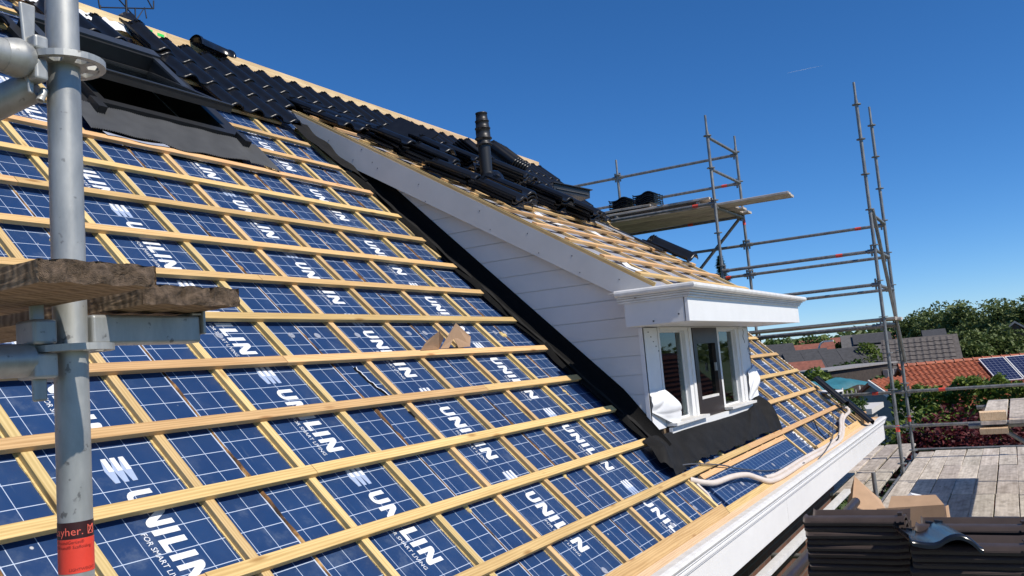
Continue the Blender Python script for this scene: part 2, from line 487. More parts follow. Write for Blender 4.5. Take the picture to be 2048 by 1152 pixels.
# --- insulation panels
P_PITCH, P_W = 1.0222, 1.0095
V0, V1 = -1.64, 4.22
U_BASE = 0.249
def panel_mesh(wd, v0, v1, th=0.10):
    m = MB()
    m.box((0, v0, -th), (wd, v1, 0))
    return m.mesh('insulation_panel', MT['panel'])
pm_full = panel_mesh(P_W, V0, V1)
phases = {-1: 0.565, 0: 0.135, 1: 0.6, 2: 0.3}
panels = {}
for k in range(-4, 10):
    u0 = U_BASE + P_PITCH * k
    wd = P_W
    if k == 9: wd = 9.93 - u0
    me = pm_full if wd == P_W else panel_mesh(wd, V0, V1)
    if k == 1:                                                   # the panel is cut round the roof window
        me = panel_mesh(wd, V0, 2.40)
        link('insulation_panel', panel_mesh(wd, 3.505, V1), house, RMat(u0, 0, -0.025)).color = (0.6, 0, 0, 1)
    o = link('insulation_panel', me, house, RMat(u0, 0, -0.025))
    o.color = (phases.get(k, rnd.random()), 0, 0, 1)
    panels[k] = o
# the turned panel below the dormer
tp = MB(); tp.box((0, 0, -0.02), (0.262, 2.60, 0.0))
o = link('insulation_panel', tp.mesh('insulation_panel_turned', MT['panel']), house,
         Matrix.Translation(RF(6.38, -1.655, -0.004)) @ RM.to_4x4() @ Matrix.Rotation(R_(90), 4, 'Z'))
o.color = (0.3, 0, 0, 1)

# --- printed lettering: polygons in text space (x along the word, y cap height), thin sheet on the foil
def arc(cx, cy, r, a0, a1, n=7):
    return [(cx + r * math.cos(R_(a0 + (a1 - a0) * i / n)), cy + r * math.sin(R_(a0 + (a1 - a0) * i / n))) for i in range(n + 1)]
H, SWD = 0.103, 0.0235
def glyph_U(x):
    W_ = 0.068; r = W_ / 2
    out = [(0, H)] + [(p[0], p[1]) for p in arc(r, r, r, 180, 360, 10)] + [(W_, H), (W_ - SWD * .9, H)]
    out += [(p[0], p[1]) for p in arc(r, r, r - SWD * .9, 360, 180, 10)] + [(SWD * .9, H)]
    return [(x + a, b) for a, b in out]
def glyph_I(x): return [(x, 0), (x + SWD, 0), (x + SWD, H), (x, H)]
def glyph_L(x): return [(x, 0), (x + 0.054, 0), (x + 0.054, 0.022), (x + SWD, 0.022), (x + SWD, H), (x, H)]
def glyph_N(x):
    W_ = 0.080; s_ = SWD * 0.88
    return [(x + a, b) for a, b in [(0, 0), (s_, 0), (s_, H * 0.58), (W_ - s_ - 0.010, 0.010), (W_ - s_ - 0.002, 0.003), (W_ - s_ + 0.006, 0), (W_ - 0.006, 0), (W_ - 0.002, 0.003), (W_, 0.008), (W_, H), (W_ - s_, H), (W_ - s_, H * 0.42), (s_ + 0.010, H - 0.010), (s_ + 0.002, H - 0.003), (s_ - 0.006, H), (0.006, H), (0.002, H - 0.003), (0, H - 0.008)]]
WORD = [glyph_U(0), glyph_N(0.082), glyph_I(0.176), glyph_L(0.219), glyph_I(0.286), glyph_N(0.330)]
def text_mesh(txt, size):
    c = bpy.data.curves.new('tmp_text', 'FONT'); c.body = txt; c.size = size; c.resolution_u = 2
    o = bpy.data.objects.new('tmp_text', c); COL.objects.link(o)
    dg = bpy.context.evaluated_depsgraph_get(); dg.update()
    me = bpy.data.meshes.new_from_object(o.evaluated_get(dg))
    bpy.data.objects.remove(o); bpy.data.curves.remove(c)
    return me
def lettering_mesh():
    m = MB()
    tr = lambda x, y, z=0: Vector((y, -x, z))                     # word runs down the slope, cap tops along +u
    for g in WORD:
        m.add([tr(a, b) for a, b in g], [tuple(range(len(g)))], 0)
    # three slanted bars of the emblem before the word
    for i in range(3):
        y0 = 0.004 + i * 0.034
        m.add([tr(*p) for p in [(-0.160, y0), (-0.160, y0 + 0.020), (-0.098, y0 + 0.020), (-0.098, y0)]], [(0,1,2,3)], 0)
        m.add([tr(*p, -0.0004) for p in [(-0.098, y0), (-0.098, y0 + 0.020), (-0.045, y0 + 0.014), (-0.045, y0 - 0.006)]], [(0,1,2,3)], 1)
        m.add([tr(*p, -0.0006) for p in [(-0.160, y0), (-0.098, y0), (-0.045, y0 - 0.006), (-0.105, y0 - 0.014)]], [(0,1,2,3)], 1)
    tm = text_mesh("FOR SMART LIVING", 0.0315)
    xs = [v.co.x for v in tm.vertices]
    sx = 0.243 / max(xs)
    m.add([tr(0.178 + v.co.x * sx, -0.041 + v.co.y) for v in tm.vertices], [tuple(p.vertices) for p in tm.polygons], 0)
    bpy.data.meshes.remove(tm)
    return m.mesh('printed_lettering', [MT['print'], MT['print_grey']])
let_me = lettering_mesh()
ph_v = {-1: -0.554, 0: -0.134, 1: -0.377, 2: -0.005, 3: -0.30, 4: -0.12, 5: -0.45, 6: -0.62, 7: -0.20, 8: -0.53, 9: -0.36, -2: -0.25, -3: -0.4, -4: -0.1}
for k, o in panels.items():
    base = ph_v[k]
    v = base + 0.665 * 6
    while v > -1.35:
        v -= 0.665
        if v > 3.05: continue
        if k >= 3 and not (k >= 5 and v < 1.2) and v > -1.1: continue
        if v - 0.41 < V0 - 0.02:
            if v - 0.41 < V0 - 0.25: continue
        if k == 1 and 2.32 < v < 3.95: continue
        if 3.70 < U_BASE + P_PITCH * k + 0.488 < 6.4 and v > -1.7: continue
        link('printed_lettering', let_me, o, Matrix.Translation((0.488 + rnd.uniform(-.004, .004), v, 0.0016)))

# --- foam in the joints between the panels
for k in range(-3, 10):
    u = U_BASE + P_PITCH * k - 0.006
    rr = random.Random(100 + k)
    rows = []
    n = 150
    lump = 0
    for i in range(n + 1):
        v = V0 + (V1 - 0.9 - V0) * i / n
        lump = 0.75 * lump + rr.uniform(-0.35, 0.45) * 0.02
        wv = 0.0038 + max(0, lump) * 0.5
        h = 0.003 + max(0, lump) * 0.5
        off = rr.uniform(-.0025, .0025)
        rows.append([RF(u - wv + off, v, -0.028), RF(u - wv * .5 + off, v, -0.025 + h), RF(u + wv * .5 + off, v, -0.025 + h * .8), RF(u + wv + off, v, -0.028)])
    f = MB(); f.grid(rows)
    f.build('foam_joint', MT['foam'], house)
blob = MB()
for i in range(7):
    rr = random.Random(500 + i)
    pts = []
    n1, n2 = 5, 8
    sx, sy, sz = rr.uniform(.008, .02), rr.uniform(.012, .03), rr.uniform(.008, .018)
for (uu, vv, s) in [(-0.79, 0.28, 1.6), (0.236, -0.62, 1.0), (1.262, -1.02, 0.9), (0.243, 0.93, 1.1), (2.28, 2.62, 1.5), (3.30, 0.22, 1.3), (2.283, -1.02, 0.9), (-0.785, -0.27, 0.8), (3.298, -0.4, 0.7)]:
    rr = random.Random(int(uu * 1000) + int(vv * 100))
    m = MB()
    for b in range(5):
        cu, cv = uu + rr.uniform(-.012, .012) * s, vv + rr.uniform(-.03, .03) * s
        rad = rr.uniform(.009, .016) * s
        ring = []
        for i in range(4):
            th = math.pi / 2 * i / 3
            ring.append([RF(cu + rad * math.cos(th) * math.cos(a) * rr.uniform(.8, 1.2), cv + rad * 1.3 * math.cos(th) * math.sin(a) * rr.uniform(.8, 1.2), -0.026 + rad * math.sin(th)) for a in [2 * math.pi * q / 7 for q in range(8)]])
        m.grid(ring)
    m.build('foam_blob', MT['foam_pale'], house)

# --- counter battens (run up the slope) and battens (along the roof)
def timber_mesh(name, L, wd, th, mat, seg=None, wob=0.0, seed=0, tape=False):
    rr = random.Random(seed)
    seg = seg or max(1, int(L / 0.6))
    m = MB(); vs = []
    c = 0.0015
    for i in range(seg + 1):
        x = L * i / seg
        dy = rr.uniform(-wob, wob); dz = 0.0
        prof = [(c, 0), (wd - c, 0), (wd, c), (wd, th - c), (wd - c, th), (c, th), (0, th - c), (0, c)]
        vs += [Vector((x, a + dy, b + dz)) for a, b in prof]
    fs = []
    for i in range(seg):
        for k in range(8):
            a = i * 8 + k; b = i * 8 + (k + 1) % 8
            fs.append((a, a + 8, b + 8, b))
    fs.append(tuple(range(8))); fs.append(tuple(seg * 8 + i for i in range(7, -1, -1)))
    m.add(vs, fs)
    if tape:                                                     # sealing tape squeezed out under the left edge
        n = int(L / 0.03); rows = []; w_ = 0.005
        for i in range(n + 1):
            w_ = min(0.011, max(0.002, w_ + rr.uniform(-.0022, .0022)))
            rows.append([Vector((L * i / n, wd - .001, 0.004)), Vector((L * i / n, wd + w_, 0.004)), Vector((L * i / n, wd + w_ + .001, 0.0))])
        m.grid(rows, 1, False)
        return m.mesh(name, [mat, MT['foam_pale']])
    return m.mesh(name, mat)
CBW, CBH, BW, BH = 0.039, 0.025, 0.050, 0.023
cb_cache = {}
def counter_batten(u_right, v0, v1, dn=0.0):
    L = round(v1 - v0, 3)
    if L not in cb_cache:
        cb_cache[L] = timber_mesh('counter_batten', L, CBW, CBH, MT['pine_dim'], wob=0.0012, seed=int(L * 100), tape=True)
    M = Matrix.Translation(RF(u_right, v0, -CBH + dn)) @ RM.to_4x4() @ Matrix.Rotation(R_(90), 4, 'Z') @ Matrix.Translation((0, 0, 0))
    link('counter_batten', cb_cache[L], house, M)
for u in (-3.56, -3.07, -2.54, -2.04, -1.52, -1.02, -0.498, 0.0, 0.52, 1.02, 1.544, 2.042, 2.569, 3.072):
    top = 4.15
    if 1.25 < u < 2.45: top = 2.33
    counter_batten(u, V0 + 0.004, top)
    if top < 4: counter_batten(u, 3.62, 4.15)
counter_batten(3.617, V0 + 0.004, -1.30)
counter_batten(3.60, 1.18, 3.1)
for u in (4.10, 4.62, 5.13, 5.64, 6.15): counter_batten(u, -1.40, -1.10)
for u in (6.46, 6.99, 7.503, 8.005, 8.50, 9.02, 9.53, 9.87): counter_batten(u, V0 + 0.004, 4.1 if u > 6.7 else -1.2)
def batten(u0, u1, v, n=0.0, rot=0.0, seed=None):
    L = u1 - u0
    me = timber_mesh('batten', L, BW, BH, MT['pine'], wob=0.0015, seed=seed or int(abs(u0 * 31 + v * 977)))
    link('batten', me, house, RMat(u0, v, n, rot))
ROWS = [-1.361, -1.016, -0.676, -0.338, 0.0, 0.334, 0.673, 1.015, 1.361, 1.698, 2.039, 2.385, 2.725, 3.07, 3.41, 3.75, 4.075]
ENDS = {-1.016: 3.56, -0.676: 3.615, -0.338: 3.61, 0.0: 3.62, 0.334: 3.625, 0.673: 3.62, 1.015: 3.61, 1.361: 3.60, 1.698: 3.615, 2.039: 3.58, 2.385: 3.50, 2.725: 3.42, 3.07: 3.36}
for j, v in enumerate(ROWS):
    rr = random.Random(40 + j)
    if v == -1.361:
        batten(-3.9, 0.64, v); batten(0.643, 5.2, v); batten(5.203, 9.76, v)
        continue
    if v > 3.2:
        if v == 3.41: batten(-3.9, 1.18, v); batten(2.46, 9.86, v)
        else: batten(-3.9, 2.0, v); batten(2.003, 9.86, v)
        continue
    e = ENDS[v]
    if v > 2.3:
        batten(-3.9, 1.16, v); batten(2.47, e, v)
    else:
        j0 = {0.0: 0.905, 0.334: 0.1, -0.338: 2.3}.get(v, rr.uniform(-1.4, 1.6))
        batten(-3.9, j0, v); batten(j0 + 0.003, e, v)
    re = 9.845 if v > -0.9 else 9.80
    batten(6.72 + rr.uniform(-.02, .02), re, v)
# fillet board below the dormer, above the turned panel
fb = MB(); fb.box((0, 0, 0), (2.56, 0.042, 0.024))
link('fillet_board', fb.mesh('fillet_board', MT['pine']), house, RMat(3.79, -1.412, -0.012))

# --- foil torn loose along two counter battens
for pts in (((1.405, -.02), (1.415, -.135), (1.44, -.20), (1.50, -.32)), ((1.50, -.375), (1.515, -.46), (1.53, -.53), (1.545, -.58))):
    pts = [(a - .005, b) for a, b in pts]
    m = MB(); rt_ = random.Random(int(pts[0][1] * 100)); rows = []
    for i in range(len(pts) - 1):
        for q in range(6):
            t = q / 6; u = pts[i][0] + (pts[i+1][0] - pts[i][0]) * t; v = pts[i][1] + (pts[i+1][1] - pts[i][1]) * t
            j = rt_.uniform(-.003, .003)
            rows.append([RF(u - .006 + j, v, -.0238), RF(u + j, v, -.019), RF(u + .009 + j, v, -.0215 + rt_.uniform(0, .006))])
    m.grid(rows, 0); m.grid([[r[2], r[2] + RM @ Vector((.005, 0, .001))] for r in rows], 1)
    m.build('torn_foil', [MT['foam_black'], MT['white_foil']], house)

# --- plaster washers with screws on the panels
wm = MB()
for i in range(2):
    pass
ring = [[Vector((r * math.cos(2*math.pi*a/12), r * math.sin(2*math.pi*a/12), z)) for a in range(13)] for r, z in ((0.021, 0.0), (0.020, 0.003), (0.013, 0.003), (0.012, 0.0015), (0.006, 0.0015), (0.005, 0.004), (0.0, 0.004))]
wm.grid(ring, smooth=False)
wmesh = wm.mesh('washer', [MT['membrane_grey']])
for (u, v) in [(1.17, 0.255), (1.36, 0.25), (1.69, 0.25), (2.19, 0.262), (2.36, 0.262), (2.80, 0.262), (3.22, 0.258), (3.36, 0.256), (0.70, 0.26),
               (2.85, -1.56), (3.33, -1.54), (1.80, -1.585), (4.10, -1.56), (4.35, -1.565), (4.9, -1.555), (5.35, -1.56), (5.9, -1.55), (6.25, -1.55)]:
    dn = -0.024 if not (3.79 < u < 6.4) else -0.0035
    link('washer', wmesh, house, RMat(u, v, dn))

# --- eaves: board, cover strip, white boxed gutter with mouldings
def along(name, prof, u0, u1, mat, parent=house, rnd_off=0.0):
    m = MB()
    a = [Vector((u0, y, z)) for y, z in prof]
    m.prism(a[::-1], Vector((u1 - u0, 0, 0)))
    return m.build(name, mat, parent)
def rp(v, n): q = RF(0, v, n); return (q.y, q.z)
for u0, u1 in ((-4.0, -0.2), (-0.197, 3.62), (6.9, 9.7)):
    me = timber_mesh('eaves_board', u1 - u0, 0.115, 0.022, MT['pine'], seed=int(u1 * 10) + 90, wob=0.001)
    link('eaves_board', me, house, RMat(u0, -1.728, -0.018, 0, R_(9)))
me = timber_mesh('eaves_board', 3.27, 0.10, 0.022, MT['pine'], seed=91, wob=0.001)
link('eaves_board', me, house, RMat(3.625, -1.745, -0.020, 0, R_(9)))
me = timber_mesh('cover_strip', 14.6, 0.052, 0.018, MT['pine_pale'], seed=77, wob=0.002)
link('cover_strip', me, house, Matrix.Translation((-4.0, -1.272, -1.204)) @ Matrix.Rotation(R_(20), 4, 'X'))
along('gutter_cap', [(-1.262, -1.205), (-1.262, -1.187), (-1.325, -1.183), (-1.345, -1.190), (-1.352, -1.205), (-1.345, -1.220), (-1.262, -1.215)], -4.0, 11.0, MT['white_old'])
along('gutter_moulding', [(-1.262, -1.2155), (-1.335, -1.2205), (-1.338, -1.235), (-1.322, -1.250), (-1.326, -1.255), (-1.326, -1.268), (-1.262, -1.268)], -4.0, 11.0, MT['white_paint'])
along('gutter_moulding', [(-1.262, -1.2685), (-1.316, -1.271), (-1.316, -1.283), (-1.308, -1.2835), (-1.262, -1.2835)], -4.0, 10.99, MT['white_paint'])
for u0, u1 in ((-4.0, 4.9), (4.903, 10.97)):
    along('gutter_board', [(-1.235, -1.284), (-1.301, -1.284), (-1.301, -1.492), (-1.235, -1.492)], u0, u1, MT['white_paint'])
gb = MB(); gb.box((10.4, -1.26, -1.21), (10.98, -1.15, -1.19)); gb.box((9.98, -1.20, -1.22), (10.25, -1.10, -1.05)); gb.build('gutter_end_block', MT['pine'], house)
# verge: boards at the gable end
for v0, v1 in ((-1.2, 1.5), (1.503, 4.0)):
    m = MB(); m.box((0, v0, -0.16), (0.03, v1, -0.03)); link('verge_board', m.mesh('verge_board', MT['pine_dim']), house, RMat(9.935, 0, 0))

# --- roof tiles
TW, TL = 0.2213, 0.425
def tile_profile(x):                     # x 0..TW+0.03 : flat trough then roll
    t = x / TW
    if t < 0.05: return 0.016 * (1 - t / 0.05) + 0.004
    if t < 0.45: return 0.004 * (1 - math.sin((t - 0.05) / 0.40 * math.pi)) 
    s = (t - 0.45) / 0.62
    return 0.004 + 0.040 * math.sin(min(1.0, s) * math.pi) ** 0.85 if s < 1 else 0.004
def tile_mesh(name, mat, matb=None, thick=0.012, hooks=False):
    m = MB()
    xs = [0, .012, .035, .06, .085, .105, .122, .138, .155, .172, .189, .205, .220, .234, .245]
    ys = [-0.004, 0.0, 0.006, 0.016, TL * 0.5, TL - 0.05, TL]
    dz_ = [-0.007, -0.001, 0.002, 0.0015, 0.0, 0.0, -0.006]
    top = [[Vector((x, y, tile_profile(x) + dz_[j])) for j, y in enumerate(ys)] for x in xs]
    m.grid(top, 0, True)
    bot = [[p - Vector((0, 0, thick)) for p in row] for row in top]
    m.grid(bot, 1 if matb else 0, True, flip=True)
    for i in range(len(xs) - 1):
        m.quad(top[i][0], bot[i][0], bot[i+1][0], top[i+1][0])
        m.quad(top[i+1][-1], bot[i+1][-1], bot[i][-1], top[i][-1], 1 if matb else 0)
    for j in range(len(ys) - 1):
        m.quad(top[0][j], top[0][j+1], bot[0][j+1], bot[0][j])
        m.quad(top[-1][j+1], top[-1][j], bot[-1][j], bot[-1][j+1])
    # head ribs with the hanging lug
    for y in (TL - 0.035, TL - 0.015):
        for i in range(0, len(xs) - 2, 2):
            z = tile_profile(xs[i+1])
            m.box((xs[i], y - 0.003, z - 0.004), (xs[i+1] + 0.012, y + 0.003, z + 0.005))
    m.box((0.05, TL - 0.03, -thick - 0.016), (0.085, TL - 0.012, -thick + 0.004), 1 if matb else 0)
    m.box((0.002, 0.03, 0.004), (0.010, TL - 0.02, 0.014))
    return m.mesh(name, [mat] + ([matb] if matb else []))
tile_me = tile_mesh('roof_tile', MT['tile'])
tile_deck = tile_mesh('roof_tile_deck', MT['tile'], MT['tile_back'])
tile_gl = tile_mesh('roof_tile_glossy', MT['tile_gloss'], MT['tile_back'])
TILT = -R_(2.6)
def lay_tile(u, v_nose, rr):
    link('roof_tile', tile_me, house, RMat(u + rr.uniform(-.002, .002), v_nose + rr.uniform(-.004, .004), 0.052 + rr.uniform(-.001, .002), rr.uniform(-.004, .004), TILT))
rr = random.Random(5)
UC = 3.10                                  # a column's left edge
def cols(u0, u1):
    k = math.ceil((u0 - UC) / TW)
    while UC + k * TW < u1:
        yield UC + k * TW; k += 1
for v, spans in ((3.735, ((-2.4, 1.02), (1.45, 2.1), (2.36, 9.66))), (3.392, ((-2.4, 0.9), (2.40, 9.66))), (3.048, ((2.55, 3.42), (6.9, 9.66))), (2.70, ((7.6, 9.66),))):
    for a, b in spans:
        for u in cols(a, b): lay_tile(u, v, rr)
# rows of tiles already hung on the upper dormer slope
def lay_dormer(x, y, rr, n=0.075):
    link('roof_tile', tile_me, house, DMat(x + rr.uniform(-.002, .002), y, n + rr.uniform(-.001, .002), rr.uniform(-.006, .006), TILT))
for i in range(13): lay_dormer(3.76 + i * TW, 2.26, rr)
for i in range(13): lay_dormer(3.76 + i * TW, 1.97, rr)
for i in range(2, 13): lay_dormer(3.76 + i * TW, 1.68, rr)

# --- ridge board with batten, nail plate and green marks
for u0, u1 in ((-3.0, 3.02), (3.023, 6.6), (6.603, 10.1)):
    me = timber_mesh('ridge_board', u1 - u0, 0.035, 0.30, MT['pine_pale'], seed=int(u1 * 7))
    link('ridge_board', me, house, Matrix.Translation((u0, 3.15, 2.80)))
me = timber_mesh('ridge_batten', 4.9, 0.04, 0.04, MT['pine_pale'], seed=3)
link('ridge_batten', me, house, Matrix.Translation((-1.95, 3.108, 2.905)))
m = MB(); m.box((2.56, 3.1475, 2.985), (2.585, 3.1495, 3.045)); m.build('nail_plate', MT['galv'], house)
m = MB(); m.box((2.83, 3.1478, 3.055), (2.87, 3.1494, 3.075)); m.box((2.92, 3.1478, 3.045), (2.99, 3.1494, 3.07)); m.build('paint_mark', MT['green_mark'], house)
# white membrane lying along the top under the ridge
rows = []
for i in range(60):
    u = 0.2 + 2.45 * i / 59
    rows.append([RF(u, 4.06 + 0.02 * math.sin(i * .9), 0.036 + 0.012 * math.sin(i * 1.7)), RF(u, 4.10, 0.05 + 0.02 * math.sin(i * 1.1)), RF(u, 4.19, 0.055 + 0.01 * math.sin(i * 2.3))])
m = MB(); m.grid(rows, flip=False); m.build('underlay_membrane', MT['white_foil'], house)
#--PART3--
# ------------------------------------------------------------------ roof window (part of the house)
rw = thing('roof_window', '', '', parent=house)
def rbox(name, lo, hi, mat, parent=rw):
    m = MB(); m.box(lo, hi, 0, RM.to_4x4()); return m.build(name, mat, parent)
WU0, WU1, WV0, WV1 = 1.24, 2.31, 2.41, 3.50
rbox('frame', (WU0, WV0, -0.10), (WU0 + .05, WV1, 0.085), MT['win_dark'])
rbox('frame', (WU1 - .05, WV0, -0.10), (WU1, WV1, 0.085), MT['win_dark'])
rbox('frame', (WU0 + .051, WV0, -0.10), (WU1 - .051, WV0 + .06, 0.085), MT['win_dark'])
rbox('frame', (WU0 + .051, WV1 - .05, -0.10), (WU1 - .051, WV1, 0.10), MT['win_dark'])
rbox('top_cover', (WU0 - .02, WV1 - 0.02, 0.101), (WU1 + .02, WV1 + .09, 0.118), MT['win_grey'])
rbox('side_cover', (WU1 - .055, WV0 + .62, 0.0855), (WU1 + .012, WV1 - .021, 0.102), MT['win_grey'])
rbox('side_cover', (WU0 - .012, WV0 + .62, 0.0855), (WU0 + .055, WV1 - .021, 0.102), MT['win_grey'])
rbox('side_flashing', (WU0 - .10, WV0 - .02, 0.0), (WU0 - .013, WV1 + .1, 0.035), MT['win_dark'])
rbox('side_flashing', (WU1 + .013, WV0 - .02, 0.024), (WU1 + .20, WV1 + .25, 0.04), MT['win_dark'])
m = MB()                                                     # dark box, its colour painted as the unlit space below the window
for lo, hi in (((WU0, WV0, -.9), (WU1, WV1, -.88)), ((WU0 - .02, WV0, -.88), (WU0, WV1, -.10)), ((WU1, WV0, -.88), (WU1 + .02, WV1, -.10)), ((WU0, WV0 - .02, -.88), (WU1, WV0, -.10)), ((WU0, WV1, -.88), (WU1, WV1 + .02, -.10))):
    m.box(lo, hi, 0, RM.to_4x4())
m.build('shaft_shade_box', MT['interior'], rw)
sash = RMat((WU0 + WU1) / 2, 3.02, 0.075, 0, R_(-15))
def sbox(name, lo, hi, mat):
    m = MB(); m.box(lo, hi); return link(name, m.mesh(name, mat), rw, sash)
hw = (WU1 - WU0) / 2 - 0.052
sbox('sash_rail', (-hw - .05, -0.49, -0.02), (hw + .05, -0.405, 0.035), MT['win_dark'])
sbox('sash_rail', (-hw, 0.37, -0.02), (hw, 0.45, 0.03), MT['win_dark'])
sbox('sash_stile', (-hw - .045, -0.404, -0.02), (-hw + .05, 0.369, 0.034), MT['win_dark'])
sbox('sash_stile', (hw - .05, -0.404, -0.02), (hw + .045, 0.369, 0.034), MT['win_dark'])
sbox('rail_cover', (-hw - .055, -0.495, 0.0355), (hw + .055, -0.45, 0.042), MT['win_grey'])
sbox('pane', (-hw + .0505, -0.4035, 0.004), (hw - .0505, 0.3685, 0.018), MT['glass_roof'])
for x in (WU0 - .08, WU1 + .02):
    rbox('corner_block', (x, WV0 - .10, 0.0365), (x + .06, WV0 + .02, 0.10), MT['win_dark'])
rows = []
nP = 190
for i in range(nP + 1):
    t = i / nP
    u = 1.03 + 1.47 * t
    z = 0.0035 * (1 if i % 2 else -1)
    low = 2.10 + 0.018 * math.sin(t * 9.0) + 0.012 * math.sin(t * 23 + 1) - (0.03 if t > .84 else 0)
    sag = 0.012 * math.sin(t * 9.0 + 1)
    right = max(0, (t - 0.84) / 0.16)
    row = []
    for q, (f, n_) in enumerate(((0, 0.060), (0.2, 0.056), (0.5, 0.046), (0.8, 0.040), (1.0, 0.036))):
        vv = (2.405 - 0.03 * right) + (low - 2.405 + .03 * right) * f
        row.append(RF(u + 0.03 * f * right, vv, n_ + z * 1.3 + sag * f * .4 + 0.003 * math.sin(t * 31 + q)))
    rows.append(row)
m = MB(); m.grid(rows, 0, False, flip=True); m.build('pleated_apron', MT['lead'], rw)
m = MB()
m.grid([[RF(1.10 + .45 * i / 8, 2.11 - 0.03 * math.sin(i * .4) , 0.032), RF(1.12 + .45 * i / 8, 2.075 + .01 * math.sin(i), 0.028)] for i in range(9)], flip=True)
m.build('apron_foil', MT['membrane_grey'], rw)

# ------------------------------------------------------------------ dormer (part of the house)
dm = thing('dormer', '', '', parent=house)
CX = 3.75
def clip(poly, a, b, c):                     # keep a*y + b*z <= c
    out = []
    for i in range(len(poly)):
        p, q = poly[i], poly[(i + 1) % len(poly)]
        dp, dq = a * p[0] + b * p[1] - c, a * q[0] + b * q[1] - c
        if dp <= 0: out.append(p)
        if (dp < 0 < dq) or (dq < 0 < dp):
            t = dp / (dp - dq); out.append((p[0] + (q[0] - p[0]) * t, p[1] + (q[1] - p[1]) * t))
    return out
for k in range(-2, 17):
    z0 = -0.498 + 0.138 * k; z1 = z0 + 0.132
    for za, zb, dx in ((z0, z1, 0.0), (z1, z0 + 0.138, 0.009)):
        poly = [(-0.70, za), (2.6, za), (2.6, zb), (-0.70, zb)]
        poly = clip(poly, CP * 0 + math.tan(PHI), -1, 0.06)        # above the main roof
        if len(poly) < 3: continue
        poly = clip(poly, -0.595, 1, 0.396 + 0.595 * 0.5 + 0.12)    # below the dormer roof
        if len(poly) < 3: continue
        m = MB(); m.prism([Vector((CX + dx, y, z)) for y, z in poly], Vector((0.02, 0, 0)))
        m.build('cladding_board' if dx == 0 else 'cladding_groove', MT['cheek'], dm)
m = MB(); m.prism([Vector((6.63, -0.70, -0.62)), Vector((6.63, 2.3, 2.2)), Vector((6.63, -0.70, 0.30))], Vector((0.02, 0, 0))); m.build('cladding_board', MT['cheek'], dm)
# fascia boards of the sloping sides
for x in (3.66, 6.725):
    m = MB(); m.prism([Vector((x, y, z)) for y, z in ((-0.86, 0.371), (-0.86, 0.19), (-0.502, 0.396), (1.70, 1.706), (1.80, 1.79), (2.27, 2.245), (2.33, 2.33))][::-1], Vector((0.022, 0, 0)))
    m.build('fascia_board', MT['grey_board'], dm)
sc = MB()
for y, z in ((1.95, 2.0), (1.6, 1.85), (1.45, 1.66), (1.05, 1.45), (1.0, 1.30), (.5, 1.14), (0.42, 0.98), (0.1, 0.9), (0.02, 0.74), (-.25, 0.68), (-.3, 0.55), (-.6, .46), (1.5, 1.72), (1.7, 1.78)):
    sc.box((3.658, y - .003, z - .004), (3.6605, y + .003, z + .004))
sc.build('screw', MT['nail'], dm)
# dormer roof deck with foil, counter battens and battens
m = MB(); m.prism([DF(3.683, -0.86, 0), DF(3.683, 2.45, 0), DF(3.683, 2.45, -0.08), DF(3.683, -0.86, -0.08)], Vector((3.04, 0, 0))); m.build('roof_deck', MT['membrane_grey'], dm)
for x in (3.70, 4.21, 4.72, 5.22, 5.73, 6.24, 6.69):
    me = timber_mesh('counter_batten', 3.75, 0.036, 0.022, MT['pine_dim'], seed=int(x * 9), wob=.002)
    link('counter_batten', me, dm, DMat(x, -0.84, 0.001) @ Matrix.Rotation(R_(90), 4, 'Z'))
for i in range(12):
    y = -0.735 + 0.262 * i
    r5 = random.Random(i)
    me = timber_mesh('batten', 2.96 + r5.uniform(-.06, .05), 0.045, 0.022, MT['pine'], seed=300 + i, wob=.005)
    link('batten', me, dm, DMat(3.672 + r5.uniform(0, .02), y, 0.0235))
m = MB()                                      # edge strip against the near fascia
m.box((0, 0, 0), (3.7, 0.012, 0.03))
link('edge_strip', m.mesh('edge_strip', MT['pine_dim']), dm, DMat(3.678, -0.85, 0.002) @ Matrix.Rotation(R_(90), 4, 'Z'))
for (x, y) in ((4.05, -.60), (5.3, .05), (4.55, .25)):
    m = MB()
    m.grid([[Vector((0.02 * math.sin(j * 1.3 + x), 0.10 * j, 0.012 + 0.012 * math.sin(j * 2.1 + y * 5))) + Vector((q * 0.09, 0, 0.01 * q)) for q in range(2)] for j in range(4)])
    link('loose_foil', m.mesh('loose_foil', MT['white_foil']), dm, DMat(x, y, 0.0))
# crown box
def boards(name, lo, hi, mat): m = MB(); m.box(lo, hi); return m.build(name, mat, dm)
BX0, BX1, BY, BZ0, BZ1 = 3.45, 6.95, -1.15, 0.108, 0.268
boards('crown_board', (BX0, BY, BZ0), (BX1, BY + .022, BZ1), MT['white_paint'])
boards('crown_board', (BX0 + .002, BY + .030, BZ0 + .001), (BX0 + .024, -0.70, BZ1), MT['cheek'])
boards('crown_board', (BX1 - .024, BY + .026, BZ0 + .001), (BX1 - .002, -0.70, BZ1), MT['cheek'])
boards('crown_end', (BX0 + .025, -0.722, BZ0 + .0005), (3.748, -0.702, BZ1), MT['cheek'])
boards('crown_end', (6.652, -0.722, BZ0 + .0005), (BX1 - .025, -0.702, BZ1), MT['cheek'])
for i in range(5):
    y0 = BY + .023 + i * 0.085
    boards('soffit_board', (BX0 + .025, y0, BZ0 + .004), (BX1 - .025, y0 + 0.081, BZ0 + .016), MT['white_paint'])
boards('crown_top', (BX0 - .02, BY - .02, 0.345), (BX1 + .02, -0.60, 0.352), MT['white_old'])
